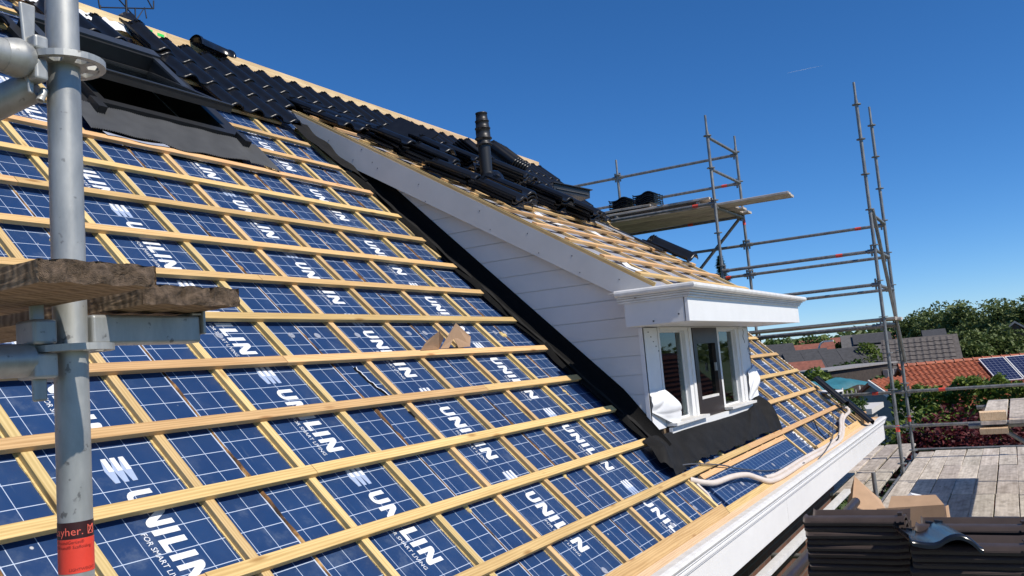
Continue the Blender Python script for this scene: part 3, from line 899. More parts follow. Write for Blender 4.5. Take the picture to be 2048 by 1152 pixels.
prof = [(0.0, .2685), (.017, .2685), (.017, .2805), (.009, .282), (.028, .2845), (.028, .2965), (.018, .2985), (.044, .3015), (.044, .3085), (.036, .3105), (.062, .3145), (.074, .323), (.079, .336), (.076, .349), (.066, .3575), (0.05, .3585), (-0.02, .3585)]
path = lambda p: [Vector((BX0 - p, -0.665, 0)), Vector((BX0 - p, BY - p, 0)), Vector((BX1 + p, BY - p, 0)), Vector((BX1 + p, -0.665, 0))]
rows = []
for p, z in prof: rows.append([q + Vector((0, 0, z)) for q in path(p)])
m = MB(); m.grid(rows, 0, False, flip=True)
m.add([r[0] for r in rows], [tuple(range(len(rows)))]); m.add([r[-1] for r in rows], [tuple(range(len(rows)))])
m.build('crown_moulding', MT['white_old'], dm)
sc = MB()
for y, z in ((-.80, .30), (-1.02, .31), (-.90, .13), (-1.08, .16)): sc.box((BX0 - .040 if z > .28 else BX0 - .001, y - .005, z - .005), (BX0 + .01, y + .005, z + .005))
sc.build('screw', MT['nail'], dm)
# front wall with three lights
FY = -0.70
boards('corner_post', (CX - .004, FY, -.63), (4.045, FY + .03, .105), MT['white_foil'])
boards('corner_post', (6.37, FY, -.63), (6.652, FY + .03, .105), MT['white_foil'])
for x0, x1 in ((4.05, 4.085), (4.675, 4.845), (5.535, 5.61), (6.17, 6.365)):
    boards('jamb', (x0, FY - .004, -.60), (x1, FY + .06, .104), MT['white_paint'])
for x0, x1 in ((4.75, 4.80), (6.25, 6.30)):
    boards('jamb_bead', (x0, FY - .016, -.60), (x1, FY - .0045, .10), MT['white_paint'])
boards('head', (4.10, FY - .003, .082), (6.17, FY + .06, .1035), MT['white_paint'])
boards('head_shadow_board', (4.05, FY - .02, .1036), (6.37, FY + .03, .108), MT['white_paint'])
for x0, x1 in ((4.085, 4.675), (5.61, 6.17)):
    for lo, hi in (((x0, FY + .030, -.60), (x0 + .012, FY + .05, .0815)), ((x1 - .012, FY + .030, -.60), (x1, FY + .05, .0815)), ((x0 + .0125, FY + .030, .070), (x1 - .0125, FY + .05, .0815)), ((x0 + .0125, FY + .030, -.60), (x1 - .0125, FY + .05, -.585))):
        boards('casement', lo, hi, MT['white_paint'])
    boards('pane', (x0 + .0125, FY + .038, -.585), (x1 - .0125, FY + .044, .070), MT['glass'])
for lo, hi in (((4.846, FY - .012, -.632), (4.93, FY + .05, .1032)), ((5.445, FY - .012, -.632), (5.534, FY + .05, .1032)), ((4.9305, FY - .012, -.03), (5.4445, FY + .05, .1032)), ((4.9305, FY - .012, -.632), (5.4445, FY + .05, -.49))):
    boards('brown_sash', lo, hi, MT['brown_dark'])
boards('brown_sash_bead', (4.9305, FY - .002, -.4895), (5.4445, FY + .02, -.47), MT['white_old'])
boards('pane', (4.9305, FY + .02, -.47), (5.4445, FY + .026, -.0305), MT['glass'])
for x0, x1 in ((4.04, 4.85), (5.53, 6.37)):
    boards('sill', (x0, FY - .085, -.622), (x1, FY + .06, -.601), MT['white_old'])
boards('sill_board', (4.04, FY - .045, -.70), (6.365, FY - .02, -.633), MT['white_paint'])
boards('sill_back', (4.04, FY - .0195, -.72), (6.365, FY + .05, -.634), MT['brown_dark'])
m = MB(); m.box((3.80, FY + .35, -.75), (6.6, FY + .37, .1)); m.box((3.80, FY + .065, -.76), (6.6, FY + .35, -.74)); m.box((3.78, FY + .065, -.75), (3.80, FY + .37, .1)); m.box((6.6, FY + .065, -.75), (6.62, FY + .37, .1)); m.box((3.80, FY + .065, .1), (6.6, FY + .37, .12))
m.build('interior_shade_box', MT['interior'], dm)  # dark box close behind the panes, room shade put into its colour
m = MB(); m.tube([(4.15, FY + .30, -.02), (4.75, FY + .25, -.50)], 0.02, 8); m.build('interior_tube', MT['galv'], dm)
boards('handle', (5.36, FY - .03, -.27), (5.38, FY - .012, -.20), MT['galv'])
boards('wood_block', (3.99, FY + .005, -.72), (4.036, FY + .10, -.631), MT['plank_brown'])
# loose membrane flaps at both lower corners
def flap(name, x0, x1, zt, zb, ftop, bulge, seed):
    r6 = random.Random(seed); rows = []
    for i in range(31):
        s = i / 30; row = []
        for j in range(31):
            t = j / 30
            x = x0 + (x1(t) - x0) * s
            z = zt(s) + (zb(s) - zt(s)) * t
            an = math.atan2(1.02 - t, s + .02); ds = math.hypot(s, 1 - t)
            y = FY - 0.006 - bulge * math.sin(min(1, t * 1.1) * math.pi * .85) * (0.25 + .75 * s) - 0.016 * abs(math.sin(an * 5.5 + seed)) ** .6 * min(1, ds * 1.3) - .003 * math.sin(t * 13 + s * 8)
            row.append(Vector((x, y, z)))
        rows.append(row)
    m = MB(); m.grid(rows, flip=True); return m.build(name, MT['white_foil'], dm)
flap('membrane_flap', 3.748, lambda t: 4.03 + 0.20 * math.sin(t * 2.2) - .02 * t, lambda s: -.365 + .012 * s, lambda s: -.498 - .135 * s, 0, 0.060, 1)
flap('membrane_flap', 6.40, lambda t: 6.70 + .03 * math.sin(t * 5), lambda s: -.33 + .05 * s, lambda s: -.60 + .03 * s, 0, 0.028, 2)
# marker writing on the foil post
tm = text_mesh("EX :", 0.11)
M_ = Matrix.Translation((6.555, FY - .002, -.10)) @ Matrix.Rotation(R_(90), 4, 'X') @ Matrix.Rotation(R_(-62), 4, 'Z')
m = MB(); m.add([M_ @ v.co for v in tm.vertices], [tuple(p.vertices) for p in tm.polygons]); m.build('marker_writing', MT['black_mark'], dm)
m = MB()
for q in range(5): m.box((3.85 + q * .045, FY - .002, 0.07 - q * .035), (3.87 + q * .045, FY - .0005, 0.076 - q * .035))
m.tube([(6.46 + .018 * math.sin(a * .8), FY - .001, .085 - a * .012) for a in range(12)], 0.0025, 5)
m.build('marker_scribble', MT['black_mark'], dm)
# black rubber flashing: below the sill and up the cheek
def lerp_poly(pts, t):
    n = len(pts) - 1; f = min(n - 1e-6, t * n); i = int(f); q = f - i
    return tuple(a + (b - a) * q for a, b in zip(pts[i], pts[i + 1]))
top = [(3.46, -.985, .03), (3.78, -.99, .045), (4.05, -.985, .03), (5.0, -.985, .028), (6.2, -.985, .028), (6.50, -.93, .05), (6.66, -.90, .09)]
bot = [(3.37, -1.19, .035), (3.45, -1.31, .025), (3.95, -1.27, .03), (4.6, -1.285, .026), (5.3, -1.292, .03), (5.95, -1.287, .026), (6.45, -1.315, .03)]
r7 = random.Random(12); rows = []
for i in range(61):
    t = i / 60; a, b = lerp_poly(top, t), lerp_poly(bot, t); row = []
    jag = r7.uniform(-.012, .012)
    for j in range(11):
        s = j / 10
        u = a[0] + (b[0] - a[0]) * s; v = a[1] + (b[1] + jag - a[1]) * s
        n = a[2] + (b[2] - a[2]) * s + 0.022 * math.sin(s * math.pi) * (0.6 + .5 * math.sin(t * 19)) + 0.007 * math.sin(t * 70 + s * 6) * s
        if t < .14: n += 0.04 * math.sin(t / .14 * math.pi) * (1 - abs(s - .5))
        if t > .9: n += 0.05 * (t - .9) / .1 * math.sin(s * math.pi)
        row.append(RF(u, v, n))
    rows.append(row)
m = MB(); m.grid(rows, flip=True); m.build('rubber_apron', MT['epdm'], dm)
rows = []
for i in range(90):                             # wavy strip beside the cheek
    v = -1.10 + 3.50 * i / 89
    w = 3.615 + 0.018 * math.sin(v * 7.3) + 0.012 * math.sin(v * 17)
    rows.append([RF(w - .035, v, 0.004 + .006 * math.sin(v * 11)), RF(w, v, 0.03 + .015 * math.sin(v * 9 + 1)), RF(w + .035, v, 0.012 + .008 * math.sin(v * 13)), RF(w + .07, v, 0.028), RF(3.735, v, 0.045), RF(3.747, v, 0.06 + .07 * min(1, max(0, (v + 1.1) / .5)))])
m = MB(); m.grid(rows, flip=False); m.build('rubber_flashing', MT['foam_black'], dm)
rows = []
for i in range(70):
    v = -1.0 + 3.2 * i / 69
    w = 3.625 + 0.012 * math.sin(v * 8.1 + 2)
    rows.append([RF(w - .012, v, 0.032), RF(w + .003, v, 0.042 + .006 * math.sin(v * 21)), RF(w + .02, v, 0.034)])
m = MB(); m.grid(rows, flip=False); m.build('flashing_fold', MT['epdm'], dm)
rows = []
Lf = [(3.42, 3.10), (3.45, 2.95), (3.50, 2.80), (3.46, 2.66), (3.56, 2.50), (3.60, 2.36), (3.66, 2.24)]
for i in range(31):
    t = i / 30; a = lerp_poly(Lf, t)
    row = []
    for j in range(6):
        s = j / 5
        uu = a[0] + (3.66 + .06 * (1 - t) - a[0]) * s
        row.append(RF(uu, a[1] - .02 * s, 0.035 + .012 * math.sin(t * 16 + s * 3) + .02 * s))
    rows.append(row)
m = MB(); m.grid(rows); m.build('rubber_sheet', MT['epdm'], dm)
# vent pipe through the dormer slope
vp = thing('vent_pipe', '', '', parent=house)
m = MB(); vx, vy = 4.86, 1.10
m.tube([(vx, vy, 1.45), (vx, vy, 2.02)], 0.058, 20); m.build('pipe', MT['pvc_black'], vp)
rows = [[Vector((vx + r * math.cos(2*math.pi*a/20), vy + r * math.sin(2*math.pi*a/20), z)) for a in range(21)] for r, z in
        ((.060, 1.995), (.078, 2.0), (.080, 2.012), (.064, 2.02), (.066, 2.055), (.080, 2.06), (.081, 2.07), (.069, 2.078), (.068, 2.155), (.0735, 2.157), (.0735, 2.166), (.064, 2.17), (.0625, 2.225), (.067, 2.227), (.067, 2.235), (.058, 2.24), (.053, 2.30), (.057, 2.302), (.057, 2.312), (.05, 2.314), (.045, 2.25))]
m = MB(); m.grid(rows, flip=True); m.build('cap', MT['pvc_black'], vp)
m = MB(); m.grid([[DF(vx - .2 + .4 * i / 10, vy - .22 + .4 * j / 10, 0.085 + 0.12 * max(0, 1 - ((i - 5) ** 2 + (j - 5) ** 2) / 9)) for j in range(11)] for i in range(11)]); m.build('flashing', MT['tile_gloss'], vp)
#--PART4--
# ================================================================== LOOSE THINGS ON THE ROOF
ORD = ['topmost', 'second', 'third', 'fourth', 'fifth', 'sixth', 'seventh', 'eighth', 'ninth', 'tenth', 'eleventh', 'twelfth', 'thirteenth', 'fourteenth']
def loose_tile(M, label, group=None, me=None):
    o = link('roof_tile', me or tile_me, None, M)
    tag(o, label, 'roof tile', group)
    return o
def ordlab(i, n, what, where):
    if i == 0: return f'{what} on top of {where}'
    if i == n - 1: return f'{what} at the bottom of {where}'
    return f'{ORD[i]} {what} from the top of {where}'
piles = [  # x, y of nose, count, rotation, description of the pile
    (3.79, 0.33, 3, 0.02, 'low pile at near edge of dormer slope'),
    (3.78, 1.38, 4, -0.03, 'pile at near dormer edge below the verge tile'),
    (3.77, 0.74, 3, 0.05, 'pile at near dormer edge left of the pipe'),
    (4.35, 1.42, 5, -0.05, 'pile behind the vent pipe at left'),
    (4.90, 1.45, 5, 0.04, 'pile straight behind the vent pipe'),
    (4.20, 0.50, 4, -0.03, 'pile just below the vent pipe'),
    (3.92, 1.05, 4, 0.05, 'pile left of the vent pipe'),
    (4.45, 0.62, 3, 0.04, 'pile touching the right of the one below the pipe'),
    (5.12, 0.62, 5, -0.02, 'pile at middle of the dormer slope'),
    (5.55, 0.50, 4, 0.03, 'pile right of middle on the dormer slope'),
    (5.95, 0.62, 3, -0.04, 'pile under the grey gutter piece'),
    (5.35, 1.15, 6, 0.10, 'tall pile right of the vent pipe'),
    (5.85, 1.30, 5, 0.06, 'pile behind the grey gutter piece'),
]
for x, y, n, rot, where in piles:
    r8 = random.Random(int(x * 100))
    for i in range(n):
        k = n - 1 - i
        loose_tile(DMat(x + r8.uniform(-.02, .02), y + r8.uniform(-.03, .03) - .012 * k, 0.075 + 0.030 * k, rot * 2.2 + r8.uniform(-.07, .07), -R_(1.5) + r8.uniform(-.02, .03)),
                   ordlab(i, n, 'black roof tile', where), 'loose tiles piled on the dormer slope')
# tiles stacked on edge near the ridge
for i in range(6):
    M = Matrix.Translation(RF(7.30 + .035 * i, 3.22 - .02 * i, 0.13)) @ RM.to_4x4() @ Matrix.Rotation(R_(8), 4, 'Z') @ Matrix.Rotation(R_(-62), 4, 'Y')
    loose_tile(M, ['nearest', 'second', 'third', 'fourth', 'fifth', 'farthest'][i] + ' black tile of the row standing on edge below the ridge', 'tiles standing on edge near the ridge')
for i in range(5):
    M = RMat(6.45 + .02 * i, 3.10, 0.14 + .028 * i, .12)
    loose_tile(M, ordlab(4 - i, 5, 'black tile', 'pile on laid tiles behind the vent pipe'), 'tiles piled behind the vent pipe')
loose_tile(DMat(6.26, -0.24, 0.075, -0.02, R_(-1)) @ Matrix.Rotation(R_(-9), 4, 'Y') @ Matrix.Scale(1.22, 4), 'single black tile lying on battens at the right edge of the dormer', None)
loose_tile(RMat(2.42, 3.76, 0.075, .10, R_(2)), 'black tile laid askew against the ridge board above roof window')
# verge tile (angled) lying on the tiles
vt = MB()
vt.box((-.27, 0, -.018), (0, 0.44, 0)); vt.box((-.288, 0, -.10), (-.2705, 0.44, 0.0)); vt.box((-.27, .42, -.09), (-.01, .438, -.0185)); vt.box((-.27, .002, -.09), (-.20, .018, -.0185))
o = link('verge_tile', vt.mesh('verge_tile', MT['tile']), None, DMat(4.72, 1.66, 0.30, R_(10), 0) @ Matrix.Rotation(R_(-32), 4, 'Y'))
tag(o, 'black angled verge tile lying on edge above the grey dormer fascia', 'verge tile')
# ridge tile
def ridge_tile(M, label, mat):
    m = MB(); rows = []
    for i in range(13):
        a = math.pi * i / 12
        rows.append([Vector((x, r * math.cos(a), r * math.sin(a) * 1.05)) for x, r in ((0, .112), (.03, .112), (.031, .102), (.36, .090), (.361, .098), (.39, .098), (.40, .085))])
    m.grid(rows, 0, True)
    m.grid([[Vector((p.x, p.y * .86, p.z * .86)) for p in row] for row in rows], 0, True, flip=True)
    o = link('ridge_tile', m.mesh('ridge_tile', mat), None, M); tag(o, label, 'ridge tile'); return o
ridge_tile(Matrix.Translation((3.26, 3.085, 3.02)) @ Matrix.Rotation(R_(5), 4, 'Y') @ Matrix.Rotation(R_(-4), 4, 'Z'), 'dark brown glazed half-round ridge tile sitting on the ridge board', MT['tile_gloss'])
# folded grey gutter piece on the dormer slope
m = MB()
m.prism([Vector((0, 0, 0)), Vector((0.0, 0.22, 0.0)), Vector((0.0, 0.22, 0.010)), Vector((0, 0.010, 0.010)), Vector((0, 0.010, 0.085)), Vector((0, 0.0, 0.085))], Vector((0.50, 0, 0)))
m.box((-0.02, -0.025, 0.0855), (0.52, 0.05, 0.094))
m.box((0.03, -0.012, .030), (0.47, -.0005, .036), 1)
o = link('metal_flashing', m.mesh('metal_flashing', [MT['win_dark'], MT['lead']]), None, Matrix.Translation((6.02, 0.98, 1.70)) @ Matrix.Rotation(R_(-24), 4, 'Z') @ Matrix.Rotation(R_(6), 4, 'Y'))
tag(o, 'folded grey metal flashing piece lying across tile piles', 'flashing')
m = MB(); m.box((0, 0, 0), (0.018, 0.75, 0.012)); m.box((0.03, -.3, 0), (0.10, 0.75, 0.02), 1)
o = link('flashing_strip', m.mesh('flashing_strip', [MT['white_paint'], MT['win_dark']]), None, DMat(6.05, 0.20, 0.06, R_(12))); tag(o, 'black and white window flashing strip on the dormer battens', 'flashing')
# black gutter lengths lying on the verge
for (a, b, lab) in (((9.62, -0.92, .10), (9.50, -1.40, .10), 'black verge gutter length lying higher, with pale glare on top'), ((9.74, -1.33, .09), (9.62, -1.76, .09), 'black verge gutter length lying lower, by the gutter end')):
    A = RF(*a); B = RF(*b); t = (B - A).normalized(); nrm = RM @ Vector((0, 0, 1)); sd = t.cross(nrm).normalized()
    m = MB(); rows = []
    for i in range(9):
        an = math.pi * i / 8
        rows.append([P + sd * .075 * math.cos(an) + nrm * .055 * math.sin(an) for P in (A, A + (B - A) * .5, B)])
    m.grid(rows); m.grid([[p - nrm * .01 for p in r] for r in rows], flip=True)
    m.tube([A + sd * .08, B + sd * .08], 0.012, 8); m.tube([A - sd * .08, B - sd * .08], 0.012, 8)
    o = m.build('verge_gutter', MT['tile']); tag(o, lab, 'gutter', 'black gutter lengths on the verge')
m = MB(); A = RF(9.60, -1.16, .06); m.prism([A, A + Vector((.45, -.1, 0)), A + Vector((.30, .22, .02))], Vector((0, 0, .02))); o = m.build('white_offcut', MT['white_foil']); tag(o, 'white triangular board offcut by the verge gutters', 'offcut')
# conduit, cables
def curve_pts(pts, sub=5):
    P = [Vector(p) for p in pts]; out = []
    for i in range(len(P) - 1):
        p0 = P[max(0, i-1)]; p1 = P[i]; p2 = P[i+1]; p3 = P[min(len(P)-1, i+2)]
        for q in range(sub):
            t = q / sub
            out.append(0.5 * ((2*p1) + (p2-p0)*t + (2*p0-5*p1+4*p2-p3)*t*t + (3*p1-p0-3*p2+p3)*t**3))
    out.append(P[-1]); return out
hz = [(3.60, -1.36, .0), (3.70, -1.42, .01), (3.83, -1.475, .03), (4.14, -1.50, .045), (4.41, -1.54, .05), (4.60, -1.60, .035), (4.75, -1.66, .03), (5.0, -1.685, .03), (5.37, -1.692, .035), (5.82, -1.69, .03), (6.26, -1.695, .03), (7.15, -1.71, .03), (7.90, -1.70, .03), (8.40, -1.63, .03), (8.78, -1.55, .03), (9.2, -1.50, .03), (9.50, -1.485, .05), (9.60, -1.43, .06), (9.55, -1.40, .05)]
m = MB(); m.tube(curve_pts([RF(*p) for p in hz]), 0.021, 10); m.tube(curve_pts([RF(p[0], p[1] + .035, p[2] + .004) for p in hz[6:-3]]), 0.017, 8)
o = m.build('conduit', MT['hose']); tag(o, 'thick cream plastic conduit snaking along the eaves board', 'conduit')
m = MB(); m.tube(curve_pts([RF(*p) for p in [(3.65, -1.363, .0), (3.655, -1.44, -.008), (3.66, -1.50, -.01), (3.62, -1.56, -.012)]]), 0.012, 8); o = m.build('conduit', MT['hose']); tag(o, 'short thin cream conduit end hanging beside the thick one', 'conduit')
m = MB(); m.tube(curve_pts([RF(*p) for p in [(3.63, -1.263, .035), (3.84, -1.298, .04), (4.24, -1.385, .035), (4.47, -1.448, .02), (4.8, -1.53, .012), (5.13, -1.60, .012), (5.6, -1.67, .03), (5.9, -1.70, .05)]]), 0.0055, 6); o = m.build('cable', MT['cable']); tag(o, 'thin grey cable sagging across the turned blue panel', 'cable')
m = MB(); m.tube(curve_pts([RF(*p) for p in [(8.75, -1.40, .05), (8.45, -1.47, .06), (8.04, -1.554, .05), (7.55, -1.65, .05), (6.86, -1.715, .06), (6.42, -1.74, .03)]]), 0.006, 6); o = m.build('cable', MT['cable']); tag(o, 'grey cable running down over the conduit near the verge', 'cable')
m = MB(); m.tube(curve_pts([RF(*p) for p in [(8.02, -1.30, .01), (7.86, -1.38, .01), (7.63, -1.49, .005), (7.55, -1.62, .01), (7.63, -1.69, .05), (7.9, -1.66, .05)]]), 0.007, 6); o = m.build('cable', MT['cable_black']); tag(o, 'black cable loop curling over panels by the eaves', 'cable')
# cardboard scrap on the battens
cb = thing('cardboard_scrap', 'torn piece of brown cardboard propped on a roof batten', 'cardboard', tuple(RF(2.1, 0.05, .024)))
m = MB()
m.prism([RF(2.02, .04, .026), RF(2.22, .045, .026), RF(2.20, .05, .11), RF(2.14, .07, .145), RF(2.06, .06, .085)], Vector((.003, .003, 0))); me = m
cb.location = (0, 0, 0)
m.build('flap', MT['card'], cb)
m = MB()
a0, a1, a2, a3, a4, a5, a6 = RF(2.24, .05, .026), RF(2.38, .13, .16), RF(2.60, .10, .075), RF(2.58, .055, .03), RF(2.44, .05, .028), RF(2.385, .085, .075), RF(2.33, .05, .028)
m.prism([a0, a6, a5, a1], Vector((.003, .004, 0))); m.prism([a1, a5, a4, a3, a2], Vector((.003, .004, 0)))
m.build('panel', MT['card'], cb)
# dark foil lump and weathervane behind the ridge
m = MB(); r9 = random.Random(4)
rows = [[Vector((2.71 + (.12 * math.cos(a)) * math.cos(th) * r9.uniform(.7, 1.3), 3.26 + .10 * math.sin(a) * math.cos(th), 3.06 + .14 * math.sin(th) * r9.uniform(.8, 1.2))) for a in [2*math.pi*q/14 for q in range(15)]] for th in [0, .3, .6, .9, 1.2, 1.5]]
m.grid(rows, smooth=False); o = m.build('foil_bundle', MT['tile_gloss']); tag(o, 'crumpled shiny black foil bundle behind the ridge board', 'foil')
vn = thing('weathervane', 'black iron weathervane with compass letters on the ridge', 'weathervane', (2.71, 3.27, 3.1))
def bar(name, pts, r=.006):
    m = MB(); m.tube([Vector(p) - Vector((2.71, 3.27, 3.1)) for p in pts], r, 6); return m.build(name, MT['iron'], vn)
bar('rod', [(2.71, 3.27, 2.95), (2.715, 3.27, 3.75)], .010)
bar('cross_arm', [(2.45, 3.27, 3.18), (2.995, 3.27, 3.345)]); bar('cross_arm', [(2.56, 3.27, 3.37), (2.82, 3.27, 3.185)])
bar('letter', [(2.45, 3.27, 3.18), (2.44, 3.27, 3.26), (2.425, 3.27, 3.32)]); bar('letter', [(2.455, 3.27, 3.16), (2.46, 3.27, 3.20)])
bar('letter', [(2.995, 3.27, 3.345), (3.0, 3.27, 3.42)]); bar('letter', [(2.98, 3.27, 3.345), (2.90, 3.27, 3.46)])
bar('letter', [(2.80, 3.27, 3.19), (2.80, 3.27, 3.29)]); bar('letter', [(2.81, 3.27, 3.185), (2.90, 3.27, 3.325), (2.915, 3.27, 3.23)])
bar('arrow', [(2.35, 3.27, 3.62), (3.05, 3.27, 3.72)], .008)

# ================================================================== SCAFFOLDING
def rosette(parent, x, y, z, mat, r=0.061, detail=False):
    m = MB(); n = 32 if detail else 14
    def ann(r0, r1, h):
        for q in range(n):
            a, b = 2*math.pi*q/n, 2*math.pi*(q+1)/n
            P = lambda rad, an: Vector((x + rad*math.cos(an), y + rad*math.sin(an), z - h/2))
            pa, pb, pc, pd = P(r0, a), P(r1, a), P(r1, b), P(r0, b)
            up = Vector((0, 0, h))
            m.add([pa, pb, pc, pd, pa+up, pb+up, pc+up, pd+up], [(3,2,1,0), (4,5,6,7), (1,2,6,5), (0,4,7,3)])
    if detail:
        ann(.024, .034, .010); ann(.050, r, .010)
        for q in range(8):
            a = 2*math.pi*(q + .5)/8; w = .009 if q % 2 else .006
            c, s_ = math.cos(a), math.sin(a)
            m.box((.033, -w, -.005), (.051, w, .005), 0, Matrix.Translation((x, y, z)) @ Matrix.Rotation(a, 4, 'Z'))
    else:
        ann(.022, r, .012)
    return m.build('rosette', mat, parent)
def tube_part(name, a, b, mat, parent, r=0.0242, n=12):
    m = MB(); m.tube([a, b], r, n); return m.build(name, mat, parent)
def sleeve(parent, p, d, L=.09, r=.0262, name='red_marking', mat=None):
    p = Vector(p); d = Vector(d).normalized() * (L/2)
    m = MB(); m.tube([p - d, p + d], r, 12, cap=False); return m.build(name, mat or MT['red_tape'], parent)
# ---- near bay at the left of the picture
ns = thing('scaffold', 'galvanised scaffold standard in the left foreground with old plank ends', 'scaffold', (-1.387, -1.74, -1.95))
OFF = Vector((-1.387, -1.74, -1.95))
ns.location = OFF
class Shift:                                    # builds children in world numbers under the scaffold's base
    pass
def at0(o):
    o.matrix_parent_inverse = Matrix.Translation(-OFF)
    if o.name.split('.')[0] in ('ledger_head', 'wedge', 'transom', 'transom_claw'):
        b_ = o.modifiers.new('bevel', 'BEVEL'); b_.width = .0045; b_.segments = 3; b_.limit_method = 'ANGLE'
    return o
PX_ = lambda z: Vector((-1.382 + .014 * z, -1.742 - .005 * z, z))
at0(tube_part('standard', PX_(-4.9), PX_(1.7), MT['galv'], ns, .0242, 40))
at0(rosette(ns, PX_(.419).x, PX_(.419).y, .419, MT['galv'], detail=True))
at0(rosette(ns, PX_(-.025).x, PX_(-.025).y, -.025, MT['galv'], detail=True))
at0(tube_part('ledger', (-1.455, -1.745, .409), (-3.6, -1.745, .409), MT['galv'], ns, .0242, 28))
m = MB()                                       # cast ledger head
m.tube([(-1.475, -1.745, .409), (-1.450, -1.745, .410), (-1.435, -1.744, .412)], [.025, .030, .024], 16)
m.box((-1.4365, -1.766, .378), (-1.415, -1.722, .411)); m.box((-1.4365, -1.766, .4255), (-1.413, -1.722, .448))
at0(m.build('ledger_head', MT['galv'], ns))
m = MB(); m.prism([Vector((-1.436, -1.748, .360)), Vector((-1.428, -1.748, .360)), Vector((-1.420, -1.748, .500)), Vector((-1.446, -1.748, .500))], Vector((0, .006, 0))); at0(m.build('wedge', MT['galv'], ns))
a = Vector((-1.415, -1.728, .380)); d = Vector((-.20, .32, -.16)).normalized()
at0(tube_part('console_brace', a, a + d * 0.8, MT['galv'], ns, .0242, 20))
m = MB(); m.tube([(-1.418, -1.745, .352), (-1.408, -1.742, .372)], .006, 8); at0(m.build('bolt', MT['galv'], ns))
at0(tube_part('ledger', (-1.45, -1.743, -.040), (-3.6, -1.743, -.040), MT['galv'], ns, .0242, 24))
m = MB(); m.box((-1.455, -1.766, -.068), (-1.418, -1.720, -.0315)); m.box((-1.455, -1.766, -.0185), (-1.418, -1.720, .018)); at0(m.build('ledger_head', MT['galv'], ns))
m = MB(); m.box((-1.447, -1.748, -.10), (-1.425, -1.741, .05)); at0(m.build('wedge', MT['galv'], ns))
bev_names = 1
m = MB(); m.box((-1.358, -1.762, -.020), (-1.150, -1.722, .026)); at0(m.build('transom', MT['galv'], ns))
m = MB(); m.box((-1.1495, -1.768, -.006), (-1.143, -1.716, .052)); m.box((-1.170, -1.7665, .0265), (-1.150, -1.7175, .031)); at0(m.build('transom_claw', MT['galv'], ns))
def old_plank(name, x0, x1, y0, y1, z0, z1, seed):
    r1 = random.Random(seed)
    m = MB(); ny, nx, nz = 24, 44, 9
    L = y1 - y0
    P = lambda i, j, k: Vector((x0 + (x1-x0)*i/nx + r1.uniform(-.0005, .0005), y0 + L*(j/ny)**2, z0 + (z1-z0)*k/nz + r1.uniform(-.0004, .0004) - .0012*math.sin(i*.5 + j*.3)))
    front = [[P(i, 0, k) + Vector((0, r1.uniform(-.0018, .0018) + .004*math.sin(i*.37 + seed)*math.sin(k*.5) + (.012 if (seed == 8 and i in (17, 30) and k > 3) else 0), 0)) for k in range(nz+1)] for i in range(nx+1)]
    for i in (0, nx):
        for k in range(nz+1): front[i][k].y += .006
    m.grid(front, 1, True, flip=False)
    top = [[front[i][nz]] + [P(i, j, nz) for j in range(1, ny+1)] for i in range(nx+1)]; m.grid(top, 0, False)
    botm = [[front[i][0]] + [P(i, j, 0) for j in range(1, ny+1)] for i in range(nx+1)]; m.grid(botm, 0, False, flip=True)
    for i, fl in ((0, False), (nx, True)):
        side = [[(front[i][k] if j == 0 else (top[i][j] if k == nz else (botm[i][j] if k == 0 else P(i, j, k)))) for k in range(nz+1)] for j in range(ny+1)]
        m.grid(side, 0, False, flip=not fl)
    me = m.mesh(name, [MT['plank_brown'], MT['end_grain']])
    return link(name, me, ns)
at0(old_plank('plank', -1.578, -1.409, -1.974, -.9, .040, .069, 3))
at0(old_plank('plank', -1.335, -1.143, -1.852, -.9, .0325, .0625, 8))
# printed label round the pole
def wrap(name, z0, z1, a0, a1, mat, r):
    m = MB(); rows = []
    for i in range(25):
        a = a0 + (a1-a0)*i/24
        rows.append([PX_(z) + Vector((r*math.cos(a), r*math.sin(a), 0)) for z in (z0, z1)])
    m.grid(rows); return at0(m.build(name, mat, ns))
FACE = math.atan2(-2.979+1.74, -2.232+1.387)          # towards the camera
wrap('label', -.352, -.303, FACE - 2.0, FACE + 1.9, MT['red_label'], .0246)
wrap('label', -.3028, -.279, FACE - 2.0, FACE + 1.9, MT['black_label'], .0246)
def pole_text(txt, size, ang, z, mat, name='label_print'):
    tm = text_mesh(txt, size); m = MB()
    vs = [PX_(z + v.co.y) + Vector((.0249*math.cos(ang + v.co.x/.0249), .0249*math.sin(ang + v.co.x/.0249), 0)) for v in tm.vertices]
    m.add(vs, [tuple(p.vertices) for p in tm.polygons]); return at0(m.build(name, mat, ns))
pole_text('Layher.', .0165, FACE - 1.52, -.2975, MT['red_print'])
pole_text('AllroundGer\u00fcst\u00ae', .0063, FACE - 1.35, -.3095, MT['dark_print'])
pole_text('Allround\u00ae Scaffolding', .0063, FACE - 1.35, -.3165, MT['dark_print'])
pole_text('LIGHTWEIGHT', .0058, FACE - .42, -.3485, MT['dark_print'])
m = MB()                                              # boxed emblem beside the name
e = lambda a, b: PX_(-.298 + b) + Vector((.0250*math.cos(FACE + .70 + a/.025), .0250*math.sin(FACE + .70 + a/.025), 0))
for A, B in (((0, 0), (.010, 0)), ((.010, 0), (.010, .013)), ((0, .013), (0, 0)), ((0, 0), (.010, .013)), ((.010, 0), (0, .013)), ((0, .013), (.005, .009)), ((.005, .009), (.010, .013))):
    m.tube([e(*A), e(*B)], .0006, 5)
at0(m.build('label_emblem', MT['red_print'], ns))

